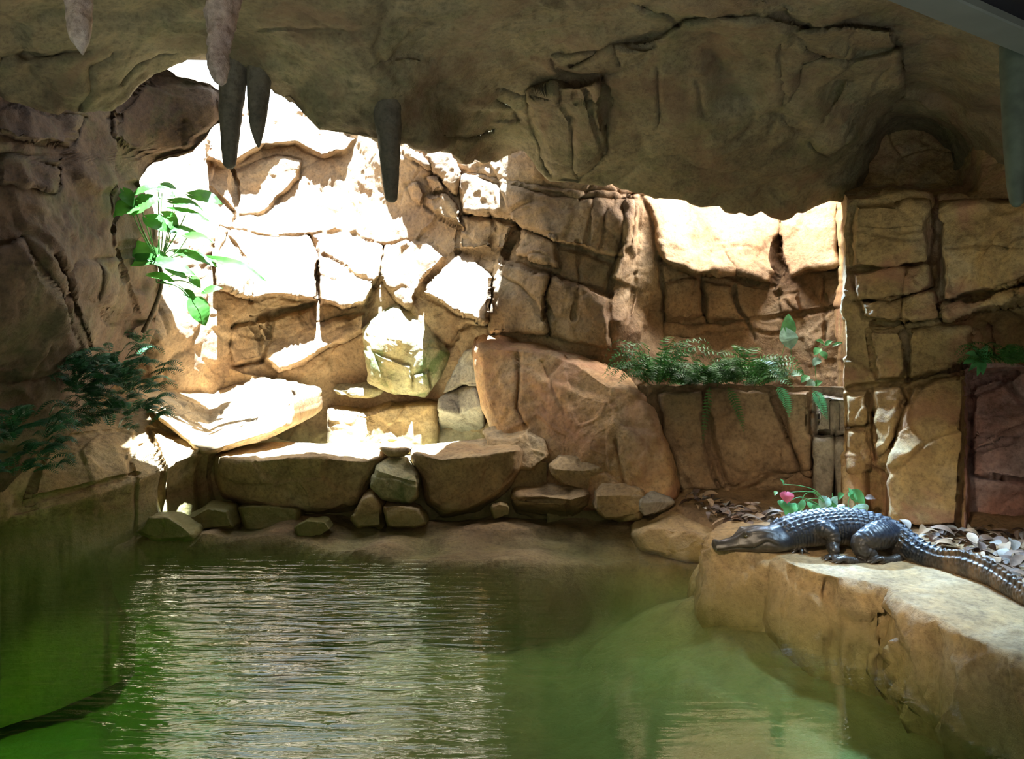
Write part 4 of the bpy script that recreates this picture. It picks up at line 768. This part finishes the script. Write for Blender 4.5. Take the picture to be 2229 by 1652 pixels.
# far fore leg, mostly behind the belly
f4 = foot(1742, 1196, [(-1, -.2), (-.8, -.6), (-.2, -1), (.5, -.9)], [.055, .06, .055, .045])
tube([W3(1765, 1160, 4.42)+[.04], W3(1752, 1172, 4.42)+[.036], W3(1745, 1184, 4.38)+[.028], [f4[0], f4[1], f4[2]+.01, .018]])
root = empty('caiman', (float(S[250, 0]), float(S[250, 1]), .20), 'dark scaly caiman standing on the slab with its snout over the pool', 'reptile')
tmp = mk('caiman_body', np.array(V), Fs, None, loc=(0, 0, 0))
rm = tmp.modifiers.new('skin', 'REMESH'); rm.mode = 'VOXEL'; rm.voxel_size = .0036; rm.use_smooth_shade = True
dg = bpy.context.evaluated_depsgraph_get(); ev = tmp.evaluated_get(dg); me = bpy.data.meshes.new_from_object(ev)
bpy.data.objects.remove(tmp); nv = len(me.vertices); co = np.empty(nv*3); me.vertices.foreach_get('co', co); co = co.reshape(-1, 3)
# skin colour: nearest point of the spine gives length and height on the body
Ssub = S[::4]; asub = arc[::4]; idx = np.concatenate([np.argmin(((co[i:i+20000, None]-Ssub[None, :, :3])**2).sum(-1), 1) for i in range(0, nv, 20000)])
rel = co-Ssub[idx, :3]; Tsub = T[::4]; hgt = (rel*up[::4][idx]).sum(1)/np.maximum(Ssub[idx, 3], .01); aa = asub[idx]+(rel*Tsub[idx]).sum(1)
dark = np.array([.013, .015, .020]); belly = np.array([.085, .075, .058]); brown = np.array([.13, .085, .05]); headc = np.array([.060, .050, .042]); tband = np.array([.035, .030, .026])
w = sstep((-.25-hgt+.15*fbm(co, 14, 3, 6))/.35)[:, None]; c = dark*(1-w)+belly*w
wt = sstep((aa-arc_at(2020))/.10)[:, None]; bnd = sstep(.5+1.3*np.sin((aa-aTail)*44)+.8*fbm(co, 22, 3, 8))[:, None]; c = c*(1-wt)+wt*(brown*(1-bnd*.7)+tband*bnd*.7)
wh = (1-sstep((aa-arc_at(1665))/.05))[:, None]; hc = headc*(.75+.5*sstep((.25-hgt)/.5))[:, None]; c = c*(1-wh)+wh*hc
pmm = np.arctan2(abs((rel*side_v[::4][idx]).sum(1)), (rel*up[::4][idx]).sum(1)); pmm0 = 1.92+.10*np.sin(aa*42)-.30*sstep((aa-arc_at(1620))/.10)
hn = (rel*up[::4][idx]).sum(1)/np.maximum(Ssub[idx, 3], .01); m0 = np.cos(pmm0); m0 = np.sign(m0)*abs(m0)**.85
mline = np.exp(-((hn-m0)/.075)**2)*(1-sstep((aa-arc_at(1672))/.02))*sstep((aa-.012)/.01); c = c*(1-.85*mline[:, None])
frc = (aa-aHead)/pitch; frc = frc-np.floor(frc); gap = np.exp(-((frc-.95)/.09)**2)*sstep((hgt-.1)/.3)*sstep((aa-aHead)/.03); c = c*(1-.75*gap[:, None])*(1+1.2*(sstep((hgt-.2)/.3)*(1-wt[:, 0])*(1-wh[:, 0]))[:, None]*np.array([.6, .9, 1.3]))  # dark row gaps; blue overhead sheen put into the colour of the back
lim = np.zeros(nv)
for q in tubes: lim = np.maximum(lim, (np.min(((co[:, None]-q[None, ::6, :3])**2).sum(-1)/(q[None, ::6, 3]*1.5)**2, 1) < 1))
zl = (sstep((.34-co[:, 2])/.03)*lim)[:, None]; c = c*(1-zl)+zl*np.array([.035, .030, .026])
c = c*(1+.35*fbm(co, 60, 3, 12))[:, None]
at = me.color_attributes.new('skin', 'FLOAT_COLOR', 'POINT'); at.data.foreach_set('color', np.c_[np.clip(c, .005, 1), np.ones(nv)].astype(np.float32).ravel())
m, n, l, b = nodes('caiman_skin'); va = n.new('ShaderNodeVertexColor'); va.layer_name = 'skin'; l.new(va.outputs[0], b.inputs['Base Color'])
b.inputs['Roughness'].default_value = .38; b.inputs['Specular IOR Level'].default_value = .5
tx = n.new('ShaderNodeTexNoise'); tx.inputs['Scale'].default_value = 130; tx.inputs['Detail'].default_value = 4; g_ = n.new('ShaderNodeNewGeometry'); l.new(g_.outputs['Position'], tx.inputs[0])
bm = n.new('ShaderNodeBump'); bm.inputs['Strength'].default_value = .6; bm.inputs['Distance'].default_value = .0015; l.new(tx.outputs[0], bm.inputs['Height']); l.new(bm.outputs[0], b.inputs['Normal'])
me.materials.clear(); me.materials.append(m); me.transform(Matrix.Translation(-Vector(root.location)))
bo = bpy.data.objects.new('body', me); COL.objects.link(bo); bo.parent = root
me.polygons.foreach_set('use_smooth', [True]*len(me.polygons))
def ball(c, r, sc=(1, 1, 1), nu=16, nv_=10):
    th = L(0, 2*math.pi, nu+1)[:-1]; p_ = L(.0, math.pi, nv_); G = np.stack([np.outer(np.sin(p_), np.cos(th))*r*sc[0]+c[0], np.outer(np.sin(p_), np.sin(th))*r*sc[1]+c[1], np.outer(np.cos(p_), np.ones(nu))*r*sc[2]+c[2]], -1)
    return G.reshape(-1, 3), grid_faces(nv_, nu, True)
M_eye = simple('eye', (.05, .035, .01), .08, .9, .3, 200)
ie = int(np.argmin(abs(arc-aEye)))
for sg in (1, -1):
    j = int(round((.98 if sg == 1 else 2*math.pi-.98)/(2*math.pi)*NR)) % NR; c = sx[ie, j]; v, f = ball(c-(c-S[ie, :3])*.08, .011); child('eye', v, f, M_eye, root, label='small dark glossy eye')
for cx_, cy_, cz_, d in claws:
    d3 = np.array([d[0], d[1], -.25]); s_ = np.array([-d[1], d[0], 0])*.0045; u_ = np.array([0, 0, .0045]); a_ = np.array([cx_, cy_, cz_+.002])-d3*.006
    child('claw', [a_+s_, a_+u_, a_-s_, a_-u_, a_+d3*.024], [(0, 1, 4), (1, 2, 4), (2, 3, 4), (3, 0, 4), (3, 2, 1, 0)], M_claw, root, smooth=False)
teeth_j = 0
for k in range(9):   # tooth tips along the upper jaw, on both sides
    a0 = .02+k*.022; i0 = int(np.argmin(abs(arc-a0)))
    for sg in (1, -1):
        pmv = 1.92+.10*math.sin(a0*42)-.30*float(sstep((a0-arc_at(1620))/.10)); j = int(round((pmv if sg == 1 else 2*math.pi-pmv)/(2*math.pi)*NR)) % NR
        c = sx[i0, j]; v, f = ball(c+[0, 0, .001], .0022, (1, 1, 2.0), 8, 6); child('tooth', v, f, M_pale, root)

# ---------------------------------------------------------------- plants
def leaf_mesh(b, tip, width, nrm=(.1, -.5, .85), lobe=.0, droop=.12, fold=.18, wpos=.35, nl=12):
    b = np.array(b, float); tip = np.array(tip, float); d = tip-b; Ln = np.linalg.norm(d); d /= Ln
    w = np.cross(d, np.array(nrm, float)); w /= np.linalg.norm(w)+1e-9; u = np.cross(w, d); t = L(0, 1, nl); V = []
    prof = np.sin(np.pi*t**(math.log(.5)/math.log(wpos)))**.8; prof[0] = .12; prof[-1] = 0
    for i, tt in enumerate(t):
        for q in (-1, -.5, 0, .5, 1):
            p = b+d*Ln*(tt-lobe*abs(q)*math.exp(-tt*7))+w*width/2*q*prof[i]+u*(fold*width*.5*abs(q)*prof[i]+droop*Ln*(math.sin(math.pi*tt)-.5*tt)+.03*width*math.sin(tt*25+q*3))
            V.append(p)
    return V, [tuple(f) for f in grid_faces(nl, 5)]
def tube_mesh(pts, r0, r1, n=14, nr=7):
    p = np.array(pts, float); q, a = crom(p, n); t = np.gradient(q, axis=0); t /= np.linalg.norm(t, axis=1, keepdims=True)+1e-9
    s1 = np.cross(t, [.37, .8, .2]); s1 /= np.linalg.norm(s1, axis=1, keepdims=True); s2 = np.cross(s1, t); th = L(0, 2*math.pi, nr+1)[:-1]; r = L(r0, r1, n)[:, None, None]
    g = q[:, None]+r*(s1[:, None]*np.cos(th)[None, :, None]+s2[:, None]*np.sin(th)[None, :, None])
    return list(g.reshape(-1, 3)), [tuple(f) for f in grid_faces(n, nr, True)]+[tuple(range(nr))[::-1], tuple(range((n-1)*nr, n*nr))]
def frond_mesh(pts, plen, n=20, nrm=(0, -.3, 1), pw=.30, curl=.15):
    """arching midrib with paired leaflets"""
    q, a = crom(np.array(pts, float), n*2); t = np.gradient(q, axis=0); t /= np.linalg.norm(t, axis=1, keepdims=True)+1e-9
    V, Fc = tube_mesh(pts, .0022, .0008, 12, 4)
    for k in range(2, n*2, 2):
        f = k/(n*2); ln = plen*min(1, .35+f*3.2)*(1-f**2.2)+.004
        for sg in (-1, 1):
            w = np.cross(t[k], np.array(nrm, float)); w /= np.linalg.norm(w)+1e-9; u = np.cross(w, t[k])
            dr = w*sg*.93+t[k]*.32-u*curl; b_ = q[k]; m = b_+dr*ln*.5; e = b_+dr*ln; h = t[k]*ln*pw*.5; i0 = len(V)
            V += [b_-h*.4, b_+h*.4, m+h-u*.0, m-h, e]; Fc += [(i0, i0+3, i0+2, i0+1), (i0+3, i0+4, i0+2)]
    return V, Fc
R_ = random.Random(5)
def fern(label, c, n, ln, mat, plen=.05, up=.7, spread=1., group=None, rad=.03, hz=0., name='fern', yaw=None, bias=(0, -.25)):
    c = np.array(c, float); root = empty(name, tuple(c), label, 'fern', group)
    for k in range(n):
        a = R_.uniform(0, 2*math.pi) if yaw is None else R_.uniform(*yaw); l_ = ln*R_.uniform(.65, 1.1); e = R_.uniform(.15, 1.)*up
        d = np.array([math.cos(a)*spread+bias[0], math.sin(a)*spread*.8+bias[1], 0]); d /= max(np.linalg.norm(d), .3)
        p0 = c+np.array([math.cos(a), math.sin(a)*.6, 0])*rad*R_.random()+np.array([0, 0, hz*R_.random()]); p1 = p0+d*l_*.35+np.array([0, 0, l_*e*.8]); p2 = p0+d*l_*.75+np.array([0, 0, l_*e*.85]); p3 = p0+d*l_*1.05+np.array([0, 0, l_*(e*.5-.12)])
        V, Fc = frond_mesh([p0, p1, p2, p3], plen*R_.uniform(.8, 1.2), 16, (d[0]*-.2, -.4, 1)); child('frond', V, Fc, mat, root, smooth=False)
    return root
fern('dense dark-green fern clump on the left bank beside the sunlit slab', P(240, 935, 4.98), 98, .17, M_dfern, .041, up=.6, rad=.30, hz=.50)
fern('dark fern spilling from the bank fern towards the sunlit slab', P(275, 905, 5.0), 90, .15, M_dfern, .041, up=.5, rad=.22, hz=.36)
fern('second dark fern tuft at the upper left of the dense bank fern', P(165, 850, 4.85), 50, .15, M_dfern, .041, up=.7, rad=.15, hz=.2)
fern('low green fern at the left edge on the bank slope', P(30, 1030, 4.25), 90, .16, M_dfern, .041, up=.6, rad=.24, hz=.34)
fern('tiny dark fern at the foot of the long-stemmed climbing plant', P(305, 745, 5.75), 12, .13, M_dfern, .025, up=.9)
AF = 'ferns in the alcove planter'
fern('upright dense fern at the left end of the alcove planter', P(1432, 840, 5.68), 60, .33, M_fern, .048, up=1.1, group=AF, rad=.14, hz=.06)
fern('broad bright fern left of the middle of the alcove planter', P(1535, 842, 5.66), 52, .26, M_fern, .055, up=.8, group=AF, rad=.17, hz=.06)
fern('spreading fern in the alcove planter next to the pale arrow-shaped leaves', P(1622, 842, 5.66), 50, .30, M_fern, .058, up=1.0, group=AF, rad=.15, hz=.09)
HF = 'fronds hanging down the planter wall'
def hanging(label, pts, Y, mat, plen):
    w = [P(a, b_, Y-.02*i) for i, (a, b_) in enumerate(pts)]; root = empty('hanging_fern', tuple(w[0]), label, 'fern', HF)
    V, Fc = frond_mesh(w, plen, 18, (0, -1, .1), curl=.0); child('frond', V, Fc, mat, root, smooth=False)
hanging('brownish fern frond hanging lowest, farthest left on the planter wall', [(1545, 842), (1540, 880), (1534, 920), (1530, 965)], 5.42, M_fern, .035)
hanging('long green frond hanging in the middle of the planter wall', [(1585, 842), (1598, 870), (1610, 900), (1619, 940)], 5.42, M_fern, .040)
hanging('short pale frond hanging below the pale arrow leaves', [(1690, 842), (1706, 860), (1715, 885), (1718, 908)], 5.36, M_green, .045)
hanging('short pale frond hanging at the right end of the planter wall', [(1770, 850), (1784, 870), (1792, 890), (1800, 912)], 5.26, M_green, .045)

def leafy(name, label, cat, root_at, stems, leaves, stem_mat, group=None, lab_leaf=None):
    """stems: (pts px/py/Y, r0, r1, mat); leaves: (base px,py,Y, tip px,py,Y, width px, material, lobe)"""
    root = empty(name, tuple(P(*root_at)), label, cat, group)
    for pts, r0, r1, mt in stems:
        V, Fc = tube_mesh([P(*p) for p in pts], r0, r1); child('stem', V, Fc, mt or stem_mat, root)
    for lf in leaves:
        (bx, by, bY), (tx_, ty, tY), wpx, mt, lobe = lf[:5]; V, Fc = leaf_mesh(P(bx, by, bY), P(tx_, ty, tY), wpx*bY/F*1.5, lf[5] if len(lf) > 5 else (R_.uniform(-.3, .3), -.75, .6), lobe)
        child('leaf', V, Fc, mt, root, label='pink leaf' if mt is M_pink else None)
    return root
pl = [((421, 426), (485, 443), 24, 1), ((379, 440), (443, 457), 18, 1), ((354, 403), (385, 411), 12, 0), ((344, 411), (383, 429), 15, 0), ((293, 452), (232, 472), 42, 0), ((295, 458), (350, 430), 36, 0), ((323, 477), (364, 503), 26, 0),
      ((270, 417), (290, 450), 20, 0), ((365, 501), (443, 514), 17, 0), ((410, 514), (462, 526), 15, 1), ((342, 565), (212, 536), 36, 0), ((342, 569), (245, 582), 26, 0), ((344, 571), (426, 597), 22, 0), ((365, 582), (408, 606), 16, 0),
      ((393, 551), (474, 579), 17, 1), ((474, 568), (580, 609), 17, 1), ((418, 606), (436, 626), 14, 0), ((419, 654), (402, 628), 15, 0), ((421, 654), (454, 661), 14, 0), ((422, 657), (448, 709), 30, 0), ((447, 636), (484, 626), 14, 0),
      ((381, 458), (459, 481), 12, 0), ((356, 470), (388, 500), 26, 1), ((330, 600), (380, 612), 14, 0), ((300, 420), (345, 405), 16, 0)]
stems = [([(312, 722, 5.72), (328, 690, 5.66), (345, 645, 5.62), (353, 605, 5.6), (345, 570, 5.58)], .018, .012, M_bark)]; lvs = []
for (bx, by), (tx_, ty), wd, br in pl:
    Yb_ = 5.55-.004*abs(bx-345)*.3+R_.uniform(-.06, .06) if bx < 345 else 5.55+R_.uniform(-.08, .10)
    if bx < 330: Yb_ = 5.25+.0008*(bx-230)+R_.uniform(-.05, .02)
    o0 = (347+R_.uniform(-6, 6), 568 if by < 600 else 615, 5.57); mx_ = ((o0[0]+bx)/2, (o0[1]+by)/2+(-14 if by > 540 else 12), (5.57+Yb_)/2)
    stems.append(([o0, mx_, (bx, by, Yb_)], .0045, .003, None)); lvs.append(((bx, by, Yb_), (tx_, ty, Yb_+R_.uniform(-.08, .05)), wd, M_leaf, .28))
leafy('climbing_plant', 'large climbing plant with arrow-shaped leaves on the left wall beside the grotto', 'plant', (312, 722, 5.72), stems, lvs, M_stem)
leafy('arrowleaf_plant', 'small plant with two pale arrow-shaped leaves standing in the alcove planter', 'plant', (1715, 825, 5.8),
      [([(1712, 828, 5.85), (1700, 790, 5.8), (1708, 750, 5.78), (1712, 728, 5.78)], .003, .002, None), ([(1712, 828, 5.85), (1722, 780, 5.9), (1716, 720, 5.9)], .003, .002, None)],
      [((1712, 728, 5.78), (1722, 760, 5.74), 27, M_pale, .5, (0, -1, .25)), ((1712, 735, 5.88), (1717, 682, 5.9), 22, M_green, .4, (0, -1, .1))], M_stem)
tr = []; ts_ = []
for bx, by, tx_, ty, wd in ((1792, 748, 1776, 740, 9), (1784, 760, 1772, 772, 12), (1788, 768, 1800, 782, 12), (1782, 782, 1770, 796, 12), (1798, 750, 1812, 742, 8), (1815, 752, 1835, 745, 6), (1740, 812, 1722, 818, 12), (1748, 815, 1738, 806, 10), (1758, 820, 1744, 832, 12), (1768, 830, 1756, 845, 13), (1775, 838, 1790, 830, 10), (1772, 845, 1762, 862, 13), (1780, 850, 1790, 862, 12), (1765, 842, 1748, 850, 10), (1700, 640+180, 1716, 812, 10), (1690, 824, 1680, 815, 9)):
    Y_ = 5.6+R_.uniform(-.05, .05); tr.append(((bx, by, Y_), (tx_, ty, Y_-.03), wd, M_pale if R_.random() < .45 else M_green, .2))
ts_ = [([(1778, 860, 5.55), (1765, 835, 5.62), (1745, 818, 5.65), (1720, 815, 5.66), (1690, 825, 5.7)], .003, .002, None), ([(1778, 840, 5.6), (1776, 790, 5.65), (1790, 755, 5.65), (1835, 746, 5.6)], .003, .0015, None)]
leafy('trailing_plant', 'trailing plant with small grey-green leaves at the right end of the alcove planter', 'plant', (1778, 850, 5.55), ts_, tr, M_stem)
# ground plant behind the caiman
gp = []; gs = []
Yg = 4.75
for bx, by, tx_, ty, wd, mt in ((1712, 1072, 1713, 1095, 20, M_pink), (1700, 1090, 1706, 1108, 15, M_green), (1712, 1092, 1710, 1122, 15, M_green), (1722, 1098, 1742, 1116, 14, M_green), (1748, 1090, 1742, 1116, 9, M_green), (1760, 1094, 1770, 1113, 11, M_green), (1730, 1100, 1720, 1118, 12, M_green),
                               (1800, 1084, 1786, 1108, 19, M_pale), (1806, 1090, 1800, 1112, 22, M_green), (1815, 1095, 1822, 1080, 12, M_pale), (1826, 1082, 1838, 1075, 11, M_green), (1850, 1072, 1884, 1096, 22, M_green), (1852, 1078, 1848, 1062, 7, M_green), (1868, 1100, 1880, 1122, 24, M_pale), (1825, 1100, 1835, 1112, 14, M_pale),
                               (1705, 1055, 1699, 1042, 5, M_green), (1690, 1070, 1686, 1078, 6, M_stem), (1885, 1082, 1905, 1085, 9, M_dead[0]), (1745, 1112, 1728, 1124, 16, M_pale), (1780, 1100, 1768, 1118, 12, M_green)):
    Y_ = Yg+R_.uniform(-.06, .08); gp.append(((bx, by, Y_), (tx_, ty, Y_-.04), wd, mt, .12))
for a in (((1800, 1100), (1775, 1068), (1745, 1058), (1705, 1054)), ((1798, 1100), (1770, 1072), (1740, 1070), (1714, 1073)), ((1795, 1105), (1765, 1090), (1740, 1082), (1716, 1092)), ((1745, 1092), (1752, 1076), (1770, 1070), (1792, 1085)), ((1790, 1110), (1770, 1096), (1755, 1090), (1750, 1090)),
          ((1735, 1098), (1748, 1090), (1765, 1086), (1785, 1085)), ((1850, 1112), (1846, 1095), (1850, 1082), (1850, 1072)), ((1808, 1112), (1812, 1095), (1812, 1082), (1812, 1074)), ((1870, 1120), (1868, 1108), (1862, 1095), (1856, 1085))):
    gs.append(([(x, y, Yg) for x, y in a], .003, .002, M_green))
leafy('ground_plant', 'leafy plant with arching stems and one pink leaf, behind the back of the caiman', 'plant', (1795, 1112, Yg), gs, gp, M_green)
# plants on the right-hand ledge
rl = [((2132, 782, 4.72), (x, y, 4.62+R_.uniform(-.05, .05)), w_, M_green, .0) for x, y, w_ in ((2098, 790, 15), (2104, 768, 15), (2120, 757, 13), (2150, 752, 14), (2165, 770, 15), (2160, 790, 14), (2140, 815, 13), (2128, 818, 10), (2110, 806, 10))]
leafy('rosette_plant', 'rosette of oval green leaves on the edge of the right-hand ledge', 'plant', (2132, 785, 4.72), [([(2140, 800, 4.8), (2134, 792, 4.76), (2132, 782, 4.72)], .006, .005, None)], rl, M_stem)
fern('bright green fern on the right-hand ledge at the edge of the picture', P(2200, 790, 4.62), 40, .20, M_fern, .035, up=.8, rad=.16)

# ---------------------------------------------------------------- leaf litter: every dry leaf is a thing of its own
protos = []
for k in range(6):
    ln = R_.uniform(.06, .10); V, Fc = leaf_mesh((0, 0, 0), (ln, R_.uniform(-.01, .01), 0), ln*R_.uniform(.28, .5), (0, 0, 1), 0, R_.uniform(.05, .25), R_.uniform(.1, .5), .45, 9)
    protos.append((np.array(V), Fc))
meshes = []
for k, (V, Fc) in enumerate(protos):
    for mt in M_dead:
        me = bpy.data.meshes.new('dead_leaf'); me.from_pydata([tuple(v) for v in V], [], [tuple(int(i) for i in f) for f in Fc]); me.materials.append(mt); me.polygons.foreach_set('use_smooth', [True]*len(me.polygons)); meshes.append(me)
def litter(poly, n, label, group):
    c = 0
    while c < n:
        xs_ = [p[0] for p in poly]; ys_ = [p[1] for p in poly]; x = R_.uniform(min(xs_), max(xs_)); y = R_.uniform(min(ys_), max(ys_))
        if not inside(np.array([x]), np.array([y]), poly)[0]: continue
        zz = .185+R_.uniform(0, .035)+(.05*float(sstep((y-5.0)/.6)))
        o = bpy.data.objects.new('dead_leaf', R_.choice(meshes)); COL.objects.link(o); o.location = (x, y, zz)
        o.rotation_euler = (R_.uniform(-.6, .6), R_.uniform(-.5, .5), R_.uniform(0, 6.28)); s_ = R_.uniform(.8, 1.5); o.scale = (s_, s_, s_)
        tag(o, label, 'leaf', group); c += 1
def g2(px, py, z=.2): p = Pz(px, py, z); return (float(p[0]), float(p[1]))
litter([g2(1480, 1085), g2(1560, 1095), g2(1700, 1110), g2(1700, 1140), g2(1600, 1135), g2(1520, 1110)], 95, 'dry curled leaf on the ground between shore slab and planter wall', 'dry leaves below the planter wall')
litter([g2(1960, 1150), g2(2100, 1150), g2(2300, 1150), g2(2350, 1300), g2(2229, 1275), g2(2150, 1225), g2(2060, 1195)], 175, 'dry curled leaf in the litter behind the tail of the caiman', 'dry leaves behind the caiman')
